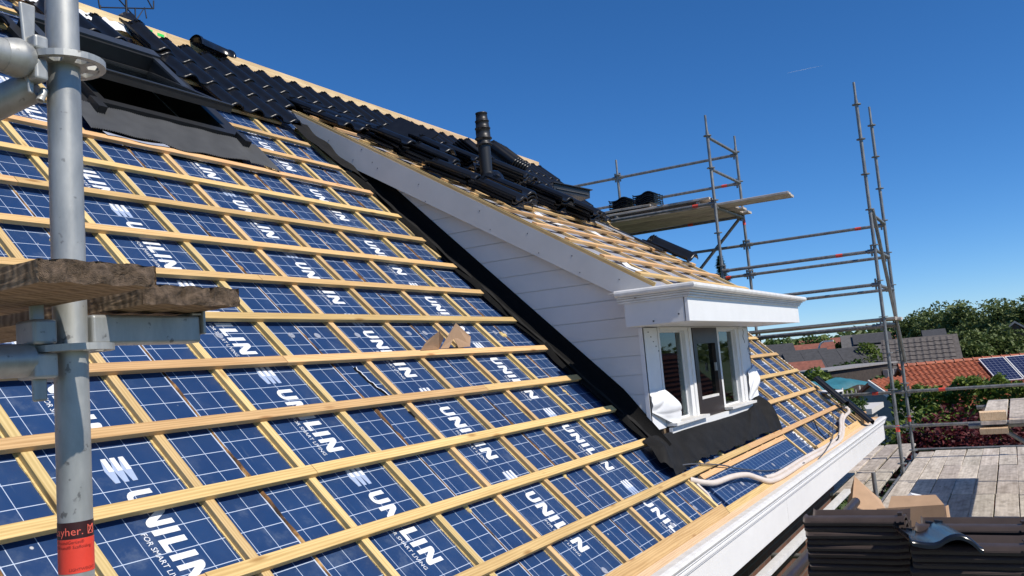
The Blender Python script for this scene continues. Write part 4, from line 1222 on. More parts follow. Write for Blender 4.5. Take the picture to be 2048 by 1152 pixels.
# ---- gable scaffold and working deck beyond the verge
gs = thing('scaffold', 'tall tube scaffold at the far gable with plank platforms and rails', 'scaffold', (10.95, -1.475, -4.9))
OFF2 = Vector((10.95, -1.475, -4.9))
def at1(o): o.matrix_parent_inverse = Matrix.Translation(-OFF2); return o
GX1, GX2 = 10.95, 12.45
GF = MT['galv_far']
poles = {'a': (GX1, -1.475, 3.491), 'b': (GX2, -1.482, 3.465), 'c': (GX1, .68, 3.49), 'd': (GX2, .645, 3.446), 'e': (GX2, 2.783, 3.454)}
for k, (x, y, zt) in poles.items():
    at1(tube_part('standard', (x, y, -4.9), (x, y, zt - .26), GF, gs, .0242, 12))
    m = MB(); m.tube([(x, y, zt - .27), (x, y, zt - .19), (x, y, zt)], [.022, .018, .018], 10); at1(m.build('spigot', GF, gs))
    z = 3.17
    while z > -4.6:
        at1(rosette(gs, x, y, z, GF)); z -= .5
def rail(a, b, name='ledger', r=.0242):
    o = at1(tube_part(name, a, b, GF, gs, r, 10))
    A, B = Vector(a), Vector(b); t = (B - A).normalized()
    for P, s_ in ((A, 1), (B, -1)):
        m = MB(); m.tube([P + t*s_*.02, P + t*s_*.10], .031, 8); m.box((P.x - .012 + t.x*s_*.045, P.y - .012 + t.y*s_*.045, P.z - .07), (P.x + .012 + t.x*s_*.045, P.y + .012 + t.y*s_*.045, P.z + .085)); at1(m.build('wedge_head', GF, gs))
    return o
for z in (1.085, .62, .05): rail((GX1, .68, z), (GX1, -1.475, z))
for z in (1.60, 1.105, .605, .05): rail((GX2, .645, z), (GX2, -1.482, z))
for z in (1.60, 1.105): rail((GX2, 2.783, z), (GX2, .645, z))
for z in (3.125, 2.64, 2.08): rail((GX2, 2.783, z), (GX2, .645, z))
for z in (3.125, 2.64, 2.10): rail((GX2, 5.0, z), (GX2, 2.783, z))
rail((GX1, 2.85, 2.13), (GX1, .68, 2.13))
for y in (.95, 2.3): at1(tube_part('transom', (GX1, y, 2.175), (GX2, y, 2.175), GF, gs, .02))
for z in (3.15, 2.65, 2.06): rail((GX1, .68, z), (GX2, .645, z), 'transom')
for z in (1.62, 1.10, .60, .07): rail((GX1, -1.475, z), (GX2, -1.482, z), 'transom')
for z in (.07, 1.6): rail((GX1 + .7, 2.8, 1.98 if z > 1 else .05), (GX2, 2.783, 1.98 if z > 1 else .05), 'transom')
rail((GX2, -1.482, -.955), (GX2, -3.65, -.955)); rail((GX2, -.45, -.955), (GX2, -1.48, -.955)); rail((GX2, -1.482, -1.47), (GX2, -3.65, -1.47)); rail((GX2, -.6, -1.47), (GX2, -1.48, -1.47))
at1(tube_part('diagonal_brace', (GX1 + .05, -1.505, 1.66), (GX2 - .02, -1.53, -.50), GF, gs, .026, 10))
at1(tube_part('diagonal_brace', (GX2 + .03, .66, 2.12), (GX2 + .03, 2.75, .05), GF, gs, .026, 10))
for p, d in (((GX2, -1.10, 1.60), (0,1,0)), ((GX1, -1.0, 1.085), (0,1,0)), ((GX2, .645, 1.98), (0,0,1)), ((GX1, .98, 2.13), (0,1,0)), ((GX2, 1.55, 2.08), (0,1,0)), ((GX2, .90, 2.64), (0,1,0)), ((GX2, 1.0, 1.105), (0,1,0)), ((GX2, .45, .605), (0,1,0)), ((GX2, -1.98, -.955), (0,1,0)), ((GX2, -1.05, -.955), (0,1,0)), ((GX1, -1.475, -1.36), (0,0,1)), ((GX2, -1.482, -1.36), (0,0,1)), ((GX2, -.72, -1.47), (0,1,0)), ((GX2, .06, .06), (0,1,0))):
    at1(sleeve(gs, p, d))
def plank_mesh(L, w_, th, mat, seed):
    r1 = random.Random(seed); m = MB(); n = max(2, int(L / .5)); vs = []
    for i in range(n + 1):
        x = L*i/n; dz = r1.uniform(-.004, .004); e_ = .004
        vs += [Vector((x, a, b + dz)) for a, b in ((e_, 0), (w_-e_, 0), (w_, e_), (w_, th-e_), (w_-e_, th), (e_, th), (0, th-e_), (0, e_))]
    fs = []
    for i in range(n):
        for k in range(8):
            a = i*8+k; b = i*8+(k+1) % 8; fs.append((a, a+8, b+8, b))
    fs.append(tuple(range(8))); fs.append(tuple(n*8+i for i in range(7, -1, -1)))
    m.add(vs, fs); return m.mesh('plank', mat)
def plank_y(x, y0, y1, z, w_=.225, mat=None, seed=0, parent=None, th=.034):
    me = plank_mesh(y1 - y0, w_, th, mat or MT['plank_grey'], seed)
    o = link('plank', me, parent or gs, Matrix.Translation((x + w_, y0, z)) @ Matrix.Rotation(R_(90), 4, 'Z'))
    return at1(o) if (parent is None) else o
for i, (x, y0, y1, z) in enumerate(((11.02, -.39, 2.62, 2.098), (11.25, -.38, 2.60, 2.099), (11.50, .52, 4.4, 2.10), (11.74, .46, 4.6, 2.098), (11.98, .58, 4.5, 2.10), (12.21, .50, 4.6, 2.098), (11.02, .78, 2.9, 2.215), (11.25, .84, 2.95, 2.215), (11.02, 1.73, 5.0, 2.272), (11.25, 1.70, 5.0, 2.272),
   (11.02, 2.62, 5.0, 2.13), (11.25, 2.62, 5.0, 2.13),
                                     )): plank_y(x, y0, y1, z, seed=i)
for i in range(6): plank_y(10.98 + .24*i, -1.62 + .03*(i % 3), 1.15, .120, seed=20+i)
# deck
def plank_x(x0, x1, y, z, w_=.218, seed=0, mat=None):
    me = plank_mesh(x1 - x0, w_, .034, mat or MT['plank_grey'], seed)
    return at1(link('plank', me, gs, Matrix.Translation((x0, y - w_, z - .034)) @ Matrix.Rotation(R_(random.Random(seed).uniform(-.25, .25)), 4, 'Z')))
DZ = -1.95
rows_ = [(-.62, ((9.30, 11.22), (11.24, 12.88), (12.90, 14.35))), (-.865, ((9.32, 11.23), (11.25, 12.87), (12.89, 14.36))), (-1.125, ((9.33, 11.25), (11.27, 12.82), (12.84, 14.37)))]
YS = [-1.485, -1.710, -1.938, -2.158, -2.382, -2.612, -2.836, -3.06, -3.285]
for r_i, y in enumerate(YS):
    end = 13.25 + .035*r_i + (.03 if r_i % 2 else 0)
    if r_i < 2: sp = ((-4.2, -1.1), (-1.08, 1.98), (2.0, 5.1), (5.12, 8.27 - .1*r_i), (8.29 - .1*r_i, end))
    else: sp = ((-4.3, -1.5), (-1.48, 1.18), (1.2, 4.6 - .1*r_i), (4.62 - .1*r_i, 7.02), (7.04, 9.22 - .03*r_i), (9.24 - .03*r_i, 11.55 - .02*r_i), (11.57 - .02*r_i, end))
    rows_.append((y, sp))
for r_i, (y, sp) in enumerate(rows_):
    for q, (a, b) in enumerate(sp): plank_x(a, b, y, DZ + .003*((r_i*7 + q*3) % 3 - 1), seed=r_i*10 + q)
for y in (-1.42, -3.4): at1(tube_part('ledger', (1.0, y, -2.02), (13.4, y, -2.02), GF, gs))
for x in (2.0, 4.0, 6.2, 8.42, 10.7, 12.6, 14.1): at1(tube_part('transom', (x, -.55, -2.02), (x, -3.45, -2.02), GF, gs))
at1(tube_part('standard', (8.42, -1.455, -4.9), (8.42, -1.455, -1.59), GF, gs)); at1(rosette(gs, 8.42, -1.455, -1.93, GF))
for x in (10.95, 12.45):
    at1(tube_part('transom', (x, -1.475, -1.98), (x + .35, -1.43, -1.98), GF, gs, .03))
# small higher platform at the right edge
for i, y in enumerate((-2.615, -2.855, -3.09)): plank_x(7.42 + .02*i, 10.2, y, -.99, seed=200 + i)
at1(tube_part('transom', (7.62, -2.5, -1.052), (7.62, -3.5, -1.052), GF, gs)); at1(tube_part('diagonal_brace', (7.66, -2.75, -1.07), (7.66, -3.4, -1.55), GF, gs, .022))
at1(tube_part('standard', (7.62, -3.42, -4.9), (7.62, -3.42, .6), GF, gs)); at1(tube_part('standard', (9.95, -3.42, -4.9), (9.95, -3.42, .6), GF, gs)); at1(tube_part('transom', (9.95, -2.5, -1.052), (9.95, -3.5, -1.052), GF, gs))
m = MB(); m.box((0, 0, 0), (.22, .225, .075)); o = link('timber_block', m.mesh('timber_block', MT['pine_pale']), None, Matrix.Translation((7.45, -2.842, -.989)) @ Matrix.Rotation(R_(3), 4, 'Z')); tag(o, 'fresh sawn timber block on the end of the raised grey platform', 'timber block')
m = MB(); m.box((0, 0, 0), (.5, .235, .05)); o = link('timber_block', m.mesh('timber_offcut', MT['pine_pale']), None, Matrix.Translation((7.30, -2.84, -1.105))); tag(o, 'pale board end tucked under the raised grey platform', 'timber block')
me = plank_mesh(1.8, .26, .03, MT['plank_grey'], 77)
o = link('toe_board', me, None, Matrix.Translation((4.1, -2.93, -1.42)) @ Matrix.Rotation(R_(98), 4, 'X')); tag(o, 'grey toe board standing on edge at the right picture edge', 'board')
# trim strip and gravel between wall and deck
m = MB(); m.box((3.2, -1.33, -1.68), (7.6, -1.27, -1.64)); o = m.build('edge_trim', MT['white_old']); tag(o, 'white edge trim of the lower roof below the gutter', 'trim')
m = MB(); m.tube([(3.2, -1.40, -1.74), (7.4, -1.40, -1.74)], .045, 12); o = m.build('edge_roll', MT['brown_dark']); tag(o, 'brown roll edge running beside the white trim below the gutter', 'trim')
m = MB(); m.box((2.6, -1.80, -1.95), (5.6, -1.44, -1.83)); o = m.build('gravel_strip', MT['gravel']); kind(o, 'stuff')
# tile stacks on the deck
FLIP = Matrix.Rotation(R_(180), 4, 'Y')
def deck_stack(x, y, ztop, n, where, group, step=.0278, rz=180):
    r1 = random.Random(int(x*100 + y*37))
    for i in range(n):
        M = Matrix.Translation((x + r1.uniform(-.006, .006), y + r1.uniform(-.010, .010), ztop - step*i)) @ Matrix.Rotation(R_(rz + r1.uniform(-1.5, 1.5)), 4, 'Z') @ FLIP
        loose_tile(M, ordlab(i, n, 'dark brown roof tile', where), group, tile_deck)
def crate(lo, hi, lab):
    m = MB(); m.box(lo, hi); o = m.build('timber_bearer', MT['plank_grey']); tag(o, lab, 'bearer')
deck_stack(2.00, -2.050, -.915, 12, 'left tile stack on the deck', 'dark tiles in the left stack', rz=180)
deck_stack(1.68, -2.525, -.962, 10, 'right front tile stack on the deck', 'dark tiles in the right front stack', rz=180)
deck_stack(1.96, -2.525, -.940, 11, 'right rear tile stack on the deck', 'dark tiles in the right rear stack', rz=180)
crate((1.72, -2.50, DZ), (2.02, -2.06, -1.262), 'grey timber bearer under the left tile stack')
crate((1.40, -2.92, DZ), (1.96, -2.515, -1.262), 'grey timber bearer under the right tile stacks')
o = loose_tile(Matrix.Translation((1.60, -2.53, -.915)) @ Matrix.Rotation(R_(-76), 4, 'Z') @ Matrix.Rotation(R_(9), 4, 'Y') @ Matrix.Rotation(R_(-4), 4, 'X') @ Matrix.Scale(1.08, 4), 'glossy blue-black tile tilted on top of the right stacks', None, tile_gl)
# tile stacks on the gable platform
for (y, n, where) in ((2.08, 6, 'left stack on the gable platform'), (1.67, 6, 'right stack on the gable platform')):
    for i in range(n):
        r1 = random.Random(int(y*100) + i)
        M = Matrix.Translation((11.10 + r1.uniform(-.01, .01), y + r1.uniform(-.006, .006) + .37, 2.31 + (.02 if y < 2 else 0) + .031*(n - 1 - i))) @ Matrix.Rotation(R_(-90), 4, 'Z') @ Matrix.Scale(1.5, 4, Vector((1, 0, 0)))
        loose_tile(M, ordlab(i, n, 'black roof tile', where), 'tiles stacked on the gable platform')
# cardboard on the deck
m = MB(); m.prism([Vector((8.6, -1.20, -1.94)), Vector((7.75, -1.22, -1.94)), Vector((7.85, -1.30, -1.82)), Vector((8.3, -1.28, -1.62)), Vector((8.25, -1.52, -1.86)), Vector((8.0, -1.60, -1.93))], Vector((.01, .01, .008)))
o = m.build('cardboard_sheet', MT['card']); tag(o, 'peaked brown cardboard sheet between gutter and deck', 'cardboard')
m = MB(); m.prism([Vector((5.50, -1.86, -1.945)), Vector((5.50, -2.36, -1.945)), Vector((5.50, -2.36, -1.445)), Vector((5.50, -1.865, -1.475))], Vector((.006, 0, 0))); m.box((5.51, -2.36, -1.945), (5.95, -1.87, -1.94)); m.prism([Vector((5.51, -2.362, -1.935)), Vector((5.92, -2.362, -1.935)), Vector((5.80, -2.362, -1.50)), Vector((5.51, -2.362, -1.46))], Vector((0, -.006, 0))); m.prism([Vector((5.507, -2.36, -1.45)), Vector((5.507, -1.95, -1.472)), Vector((5.62, -1.97, -1.40)), Vector((5.61, -2.30, -1.39))], Vector((.005, 0, .003))); o = m.build('cardboard_box', MT['card']); tag(o, 'flattened brown cardboard box on the deck behind the tile stacks', 'cardboard')
m = MB(); m.prism([Vector((5.70, -2.02, -1.935)), Vector((5.74, -2.24, -1.935)), Vector((5.72, -2.20, -1.42)), Vector((5.71, -2.12, -1.40)), Vector((5.70, -2.06, -1.45))], Vector((.04, .02, .01))); o = m.build('paper_scrap', MT['white_foil']); tag(o, 'crumpled white paper scrap sticking up behind the cardboard box', 'paper')
#--PART5--
# ================================================================== BACKGROUND
G0 = -4.9
def leaves(m, c, rx, ry, rz, n, s, seed, clumps=14, mat=0, shell=.55):
    r1 = random.Random(seed)
    cl = []
    for i in range(clumps):
        th, ph = r1.uniform(0, 2*math.pi), math.acos(r1.uniform(-1, 1))
        rad = r1.uniform(shell, 1.0)
        cl.append((Vector((math.cos(th)*math.sin(ph)*rx*rad*.8, math.sin(th)*math.sin(ph)*ry*rad*.8, math.cos(ph)*rz*rad*.8)), r1.uniform(.28, .48)))
    for i in range(n):
        cc, cr = r1.choice(cl)
        while True:
            d = Vector((r1.uniform(-1, 1), r1.uniform(-1, 1), r1.uniform(-1, 1)))
            if d.length < 1: break
        d = d * (d.length ** -0.35) if d.length > 0 else d
        p = Vector(c) + cc + Vector((d.x*rx*cr, d.y*ry*cr, d.z*rz*cr))
        a = Euler((r1.uniform(-1, 1), r1.uniform(-1, 1), r1.uniform(0, 6.28))).to_matrix()
        q = s * r1.uniform(.6, 1.4)
        m.add([p + a @ Vector(v) for v in ((-q, 0, 0), (0, -q*.55, q*.12), (q, 0, 0), (0, q*.55, q*.12))], [(0,1,2,3)], mat)
def tree(name, label, x, y, top, rad, mat, n=2600, s=.22, seed=0, zb=None, group='trees beyond the roofs', ry=None):
    t = thing(name, label, 'tree', (x, y, G0), group)
    base = G0; h = top - base
    zb = zb if zb is not None else base + h*.28
    cz = (zb + top)/2; rz = (top - zb)/2
    m = MB(); r1 = random.Random(seed)
    m.tube([(0, 0, 0), (r1.uniform(-.1, .1), 0, h*.35), (r1.uniform(-.2, .2), r1.uniform(-.2, .2), h*.75)], [h*.028, h*.020, h*.008], 8)
    for i in range(6):
        a = r1.uniform(0, 6.28); z0 = h*r1.uniform(.28, .55)
        m.tube([(0, 0, z0), (rad*.35*math.cos(a), rad*.35*math.sin(a), z0 + h*.13), (rad*.7*math.cos(a), rad*.7*math.sin(a), z0 + h*.2)], [h*.011, h*.007, h*.003], 6)
    m.build('trunk', MT['bark'], t)
    m = MB(); leaves(m, (0, 0, cz - base), rad, ry or rad, rz, n, s, seed, clumps=int(16 + rad*2))
    m.build('crown', mat, t); return t
def bush(name, label, cat, x, y, z0, z1, rx, ry, mat, n, s, seed, group=None, clumps=22):
    t = thing(name, label, cat, (x, y, G0), group)
    m = MB()
    for i in range(5):
        a = i*1.26; m.tube([(0, 0, 0), (rx*.4*math.cos(a), ry*.4*math.sin(a), (z1 - G0)*.7)], [.05, .015], 6)
    m.build('trunk', MT['bark'], t)
    m = MB(); leaves(m, (0, 0, (z0 + z1)/2 - G0), rx, ry, (z1 - z0)/2, n, s, seed, clumps)
    m.build('crown', mat, t); return t
def gable(label, A, B, zr, run, ze, roof, wallm, tiles=None, name='house', parts=True, group=None, run2=None):
    """ridge from A to B (world xy); the slope facing the camera runs 'run' metres out and down to ze"""
    A = Vector((*A, 0)); B = Vector((*B, 0)); d = (B - A); L = d.length; d.normalize()
    nrm = Vector((d.y, -d.x, 0))
    if nrm.dot(Vector((-2.2, -3, 0)) - A) < 0: nrm = -nrm
    t = thing(name, label, 'house', (A.x, A.y, G0), group)
    R3 = Matrix(((d.x, nrm.x, 0), (d.y, nrm.y, 0), (0, 0, 1)))
    zr_, ze_ = zr - G0, ze - G0
    run2 = run2 or run
    P = lambda a, b, z: R3 @ Vector((a, b, z))
    m = MB(); m.prism([P(.15, run - .25, 0), P(.15, run - .25, ze_ - .05 + .15), P(.15, 0, zr_ - .15), P(.15, -run2 + .25, ze_ + .1), P(.15, -run2 + .25, 0)], P(L - .3, 0, 0)); m.build('wall', wallm, t)
    m = MB()
    m.prism([P(0, 0, zr_), P(0, run, ze_), P(0, run, ze_ - .1), P(0, 0, zr_ - .12)], P(L, 0, 0))
    m.prism([P(0, 0, zr_), P(0, 0, zr_ - .12), P(0, -run2, ze_ - .1), P(0, -run2, ze_)], P(L, 0, 0))
    rf = m.build('roof', roof, t)
    t['_'] = 0; del t['_']
    return t, rf, P, L, zr_, ze_
# --- low building with red pan tiles, tile by tile
t, rf, P, L, zr, ze = gable('low building with bright red pantiles and two solar panels', (37.98, 1.31), (41.2, -5.3), -1.36, 2.6, -3.0, MT['clay'], MT['brick_red'])
def pan_mesh(w_, l_, mat, name='pantile', amp=.035):
    m = MB(); xs = [0, .2, .4, .55, .7, .85, 1.0]; zs = [.0, -.012, -.006, .012, amp, amp*.85, 0]
    m.grid([[Vector((x*w_, y*l_, z + .03*(1 - y))) for y in (0, 1)] for x, z in zip(xs, zs)])
    m.grid([[Vector((x*w_, 0, z + .03 - dz)) for dz in (.03, 0)] for x, z in zip(xs, zs)])
    return m.mesh(name, mat)
tw, tl = .222, .34
pm_ = pan_mesh(tw*1.04, tl*1.08, MT['clay'], amp=.062)
slopeL = math.hypot(2.6, zr - ze); ang = math.atan2(zr - ze, 2.6)
base = Matrix((list(P(1, 0, 0)) + [0], list(P(0, -math.cos(ang), math.sin(ang))) + [0], list(P(0, math.sin(ang), math.cos(ang))) + [0], [0, 0, 0, 1])).transposed()
ncol = int((L) / tw)
cnt = 0
for j in range(9):
    for i in range(ncol):
        if cnt >= 290: break
        if 14 <= i and j < 5: continue
        s0 = slopeL - .12 - (j + 1)*tl
        o = P(i*tw, 2.6 - s0*math.cos(ang), ze + s0*math.sin(ang))
        M = base.copy(); M.translation = o + P(0, math.sin(ang), math.cos(ang))*.015
        link('pantile', pm_, t, M); cnt += 1
rt = MB(); rows = [[Vector((x, r_*math.cos(a), r_*math.sin(a))) for x, r_ in ((0, .13), (.05, .13), (.051, .11), (.40, .10))] for a in [math.pi*q/8 for q in range(9)]]
rt.grid(rows); rtm = rt.mesh('ridge_tile', MT['clay'])
for i in range(int(L/.38)):
    M = Matrix((list(P(1, 0, 0)) + [0], list(P(0, 1, 0)) + [0], [0, 0, 1, 0], [0, 0, 0, 1])).transposed(); M.translation = P(i*.38, 0, zr - .01)
    link('ridge_tile', rtm, t, M)
for i in range(3):
    sp_ = thing('solar_panel', '', '', parent=t)
    M = base.copy(); M.translation = P(3.20 + i*1.06, 2.6 - (slopeL - .16 - 1.66)*math.cos(ang), ze + (slopeL - .16 - 1.66)*math.sin(ang)) + P(0, math.sin(ang), math.cos(ang))*.10
    sp_.matrix_basis = M
    m = MB(); m.box((0.03, .03, 0), (.97, 1.63, .03)); m.build('cells', MT['solar'], sp_)
    m = MB()
    for lo, hi in (((0, 0, -.01), (1.0, .03, .04)), ((0, 1.63, -.01), (1.0, 1.66, .04)), ((0, .0305, -.01), (.03, 1.6295, .04)), ((.97, .0305, -.01), (1.0, 1.6295, .04))): m.box(lo, hi)
    m.build('frame', MT['white_paint'], sp_)
# --- larger roof of grey brown concrete tiles behind it
def tile_stuff(P, L, run, zr, ze, w_, l_, mat, parent, name='roof_tiles', amp=.03):
    ang = math.atan2(zr - ze, run); SL = math.hypot(run, zr - ze)
    up = P(0, -math.cos(ang), math.sin(ang)); nr = P(0, math.sin(ang), math.cos(ang)); ax = P(1, 0, 0)
    m = MB(); n = int(L/w_)
    for j in range(int(SL/l_)):
        o = P(0, run, ze) + up*(j*l_) + nr*.02
        rows = []
        for i in range(n*3 + 1):
            z = (0, amp, amp*.4)[i % 3]
            rows.append([o + ax*(i*w_/3) + nr*(z - .02), o + ax*(i*w_/3) + nr*(z + .035), o + ax*(i*w_/3) + up*l_ + nr*z])
        m.grid(rows, 0, False)
    ob = m.build(name, mat, parent); kind(ob, 'stuff'); return ob
t, rf, P, L, zr, ze = gable('big roof of weathered grey-brown concrete tiles behind the red one', (47.3, 2.95), (47.7, -.60), -.24, 3.4, -2.6, MT['concrete_tile'], MT['brick'])
tile_stuff(P, L, 3.4, zr, ze, .30, .36, MT['concrete_tile'], t)
gable('low dark flat-pitched roof among the trees behind grey-brown roof', (75, 3.2), (75.2, 1.5), .18, 3, -1.0, MT['dark_roof'], MT['brick'])
# --- house in the trees with pale barge boards
t, rf, P, L, zr, ze = gable('house gable half hidden in trees at the far right', (86, -3.0), (81, -3.3), .25, 1.9, -1.2, MT['dark_roof'], MT['brick'])
m = MB(); m.prism([P(L, 0, zr + .05), P(L, 1.9, ze + .05), P(L, 1.9, ze - .12), P(L, 0, zr - .12)], P(.05, 0, 0)); m.prism([P(L, 0, zr + .05), P(L, 0, zr - .12), P(L, -1.9, ze - .12), P(L, -1.9, ze + .05)], P(.05, 0, 0)); m.build('barge_board', MT['render_grey'], t)
# --- terrace houses to the left
def win(t, P, a, z, w_, h, b, name='window'):
    m = MB(); m.box((0, 0, 0), (w_, .06, h)); 
    o = m.build(name, MT['render_white'], t); M = Matrix((list(P(1,0,0)) + [0], list(P(0,1,0)) + [0], [0,0,1,0], [0,0,0,1])).transposed(); M.translation = P(a, b, z); o.matrix_basis = M
    m = MB(); m.box((.05, .061, .05), (w_ - .05, .08, h - .05)); q = m.build('pane', MT['solar'], o); return o
t, rf, P, L, zr, ze = gable('long grey roofed terrace with a dark solar array', (83.0, 10.6), (83.7, 6.5), .38, 4.0, -1.35, MT['grey_roof'], MT['brick'])
m = MB(); ang = math.atan2(zr - ze, 4.0)
c0 = lambda a, s_: P(a, s_*math.cos(ang)*1.0, zr - s_*math.sin(ang)) + P(0, math.sin(ang), math.cos(ang))*.12
m.prism([c0(1.0, .5), c0(4.2, .5), c0(4.2, 2.6), c0(1.0, 2.6)], P(0, math.sin(ang), math.cos(ang))*.06); m.build('solar_array', MT['dark_roof'], t)
for a in (1.0, 3.6, 5.2, 7.4): win(t, P, a, ze - 1.55, 1.4, 1.2, 3.77)
t, rf, P, L, zr, ze = gable('dark roofed house with a red brick end wall at the left', (60.5, 14.5), (61.8, 10.4), .08, 3.4, -1.5, MT['dark_roof'], MT['brick_red'])
for a in (1.0, 3.4): win(t, P, a, ze - 1.5, 1.2, 1.1, 3.2)
gable('house with dull red roof behind the street lamp', (65.5, 11.2), (66.2, 9.2), -.10, 3.0, -1.6, MT['clay_dull'], MT['brick_red'])
t, rf, P, L, zr, ze = gable('wide dark slate-like roof in front of the street lamp', (50.0, 9.0), (51.2, 6.35), -.40, 3.0, -2.0, MT['dark_roof'], MT['brick_red'])
m = MB()
for q in range(5): m.prism([P(.3 + q*1.0, .4, zr - .17), P(1.285 + q*1.0, .4, zr - .17), P(1.285 + q*1.0, 2.4, zr - 1.24), P(.3 + q*1.0, 2.4, zr - 1.24)], P(0, .04, .07))
m.build('solar_array', MT['dark_roof'], t)
gable('small corrugated red-brown roof below the dark slate roof', (44.3, 7.2), (44.9, 5.55), -.95, 1.6, -1.75, MT['clay_dull'], MT['timber_dark'], name='shed')
gable('small white gabled house far behind the street lamp', (76.2, 11.0), (76.4, 10.1), -.05, 1.8, -1.0, MT['clay_dull'], MT['render_white'])
gable('far red roofed row at the horizon, left', (122, 22.5), (125, 14.5), .45, 5, -1.6, MT['clay_dull'], MT['render_white'])
gable('far red roofed row at the horizon beside the big trees', (130, 13.6), (133, 7.0), .5, 5, -1.6, MT['clay_dull'], MT['render_white'])
# flat roofed dark shed with grey doors, small red-tiled shed, low white shed, tarpaulin, fence
sh = thing('shed', 'dark timber shed with a flat roof and pale roof edge', 'shed', (39, 3.2, G0))
m = MB(); m.prism([Vector((-1.4, .9, 0)), Vector((4.2, -1.15, 0)), Vector((4.8, .6, 0)), Vector((-.8, 2.6, 0))][::-1], Vector((0, 0, 3.55))); m.build('wall', MT['timber_dark'], sh)
m = MB(); m.prism([Vector((-1.6, .8, 3.56)), Vector((4.4, -1.35, 3.56)), Vector((5.0, .7, 3.56)), Vector((-.9, 2.8, 3.56))][::-1], Vector((0, 0, .07))); m.build('roof', MT['render_grey'], sh)
m = MB()
for q in range(3): m.box((3.05 + q*.45, -1.02 - q*.165, 1.5), (3.44 + q*.45, -.80 - q*.165, 3.3), 0)
m.build('door', MT['render_grey'], sh)
t, rf, P, L, zr, ze = gable('little shed with orange-red pantile roof and white edge', (30.2, 1.42), (31.6, .50), -1.53, .95, -2.15, MT['clay'], MT['render_grey'], name='shed')
ang = math.atan2(zr - ze, .95); SL = math.hypot(.95, zr - ze)
base = Matrix((list(P(1, 0, 0)) + [0], list(P(0, -math.cos(ang), math.sin(ang))) + [0], list(P(0, math.sin(ang), math.cos(ang))) + [0], [0, 0, 0, 1])).transposed()
for j in range(4):
    for i in range(7):
        s0 = SL - .02 - (j + 1)*.27
        M = base.copy(); M.translation = P(.03 + i*.235, .95 - s0*math.cos(ang), ze + s0*math.sin(ang)) + P(0, math.sin(ang), math.cos(ang))*.012
        link('pantile', pm_, t, M @ Matrix.Diagonal((1, .82, 1, 1)))
m = MB(); m.prism([P(-.08, 0, zr + .03), P(-.08, .97, ze + .03), P(-.08, .97, ze - .12), P(-.08, 0, zr - .12)], P(.07, 0, 0)); m.build('barge_board', MT['render_white'], t)
sh = thing('shed', 'low white-edged flat roofed garden shed by the hedge', 'shed', (27.5, 2.2, G0))
m = MB(); m.box((-1.2, -1.1, 0), (1.2, .9, 2.55)); m.build('wall', MT['render_grey'], sh); m = MB(); m.box((-1.4, -1.3, 2.56), (1.4, 1.1, 2.72)); m.build('roof', MT['render_white'], sh)
tp_ = MB(); rows = []
for i in range(11): rows.append([Vector((31.2 + .25*i, 3.2 - .14*i + .05*j*3, -1.70 + .06*math.sin(i*1.1) + .04*j - (.12 if j == 0 else 0))) for j in range(6)])
tp_.grid(rows); o = tp_.build('tarpaulin', MT['tarp']); tag(o, 'teal tarpaulin sheet stretched over a garden frame', 'tarpaulin')
fn = thing('fence', 'grey board fence below the teal tarpaulin', 'fence', (30.9, 3.1, G0))
for q in range(12):
    m = MB(); m.box((.21*q, -.118*q - .05, 0), (.21*q + .19, -.118*q - .02, 2.98 if q % 4 else 3.1)); m.build('board', MT['render_grey'] if q % 4 else MT['render_white'], fn)
lp = thing('street_lamp', 'pale curved street lamp standing among the far roofs', 'street lamp', (55.2, 7.55, G0))
m = MB(); m.tube(curve_pts([(0, 0, 0), (0, 0, 3.6), (0, -.02, 4.3), (.0, -.16, 4.72), (.0, -.42, 4.88)]), .055, 8); m.build('pole', MT['render_white'], lp); m = MB(); m.box((-.12, -.95, 4.82), (.12, -.40, 4.92)); m.build('lamp_head', MT['render_white'], lp)
# --- neighbour across the street, seen in the dormer panes
t, rf, P, L, zr, ze = gable('neighbouring house with red tiled roof across the street', (10, -17), (52, -17), .1, 3.4, -3.0, MT['clay_dull'], MT['brick'])
tile_stuff(P, L, 3.4, zr, ze, .30, .36, MT['clay_dull'], t, amp=.05)
# --- planting
for i, (x, y, top, rad, lab) in enumerate((
    (99, 6.0, 2.0, 3.0, 'leftmost of the big trees beyond the grey-brown roof'),
    (96, 2.4, 2.75, 3.4, 'tallest round tree beyond the grey-brown roof'),
    (101, 4.3, 2.3, 3.2, 'round tree between the two tallest beyond the roofs'),
    (91, .0, 2.85, 3.3, 'full green tree right of the tallest one'),
    (88, -2.8, 2.35, 3.3, 'broad tree at the right behind the hidden house'),
    (84, -5.4, 2.2, 3.3, 'tree at the far right edge beyond the solar panels'),
    (92, 1.2, .8, 3.2, 'lower tree in front of the tallest ones'),
    (80, -1.7, .3, 2.8, 'bushy tree before the hidden house gable'),
    (76, .3, -.2, 2.6, 'dark bushy tree right behind the end of grey-brown roof'))):
    tree('tree', lab, x, y, top, rad, MT['leaf_far'], n=6000, s=.18, seed=50+i, zb=G0 + 1.0)
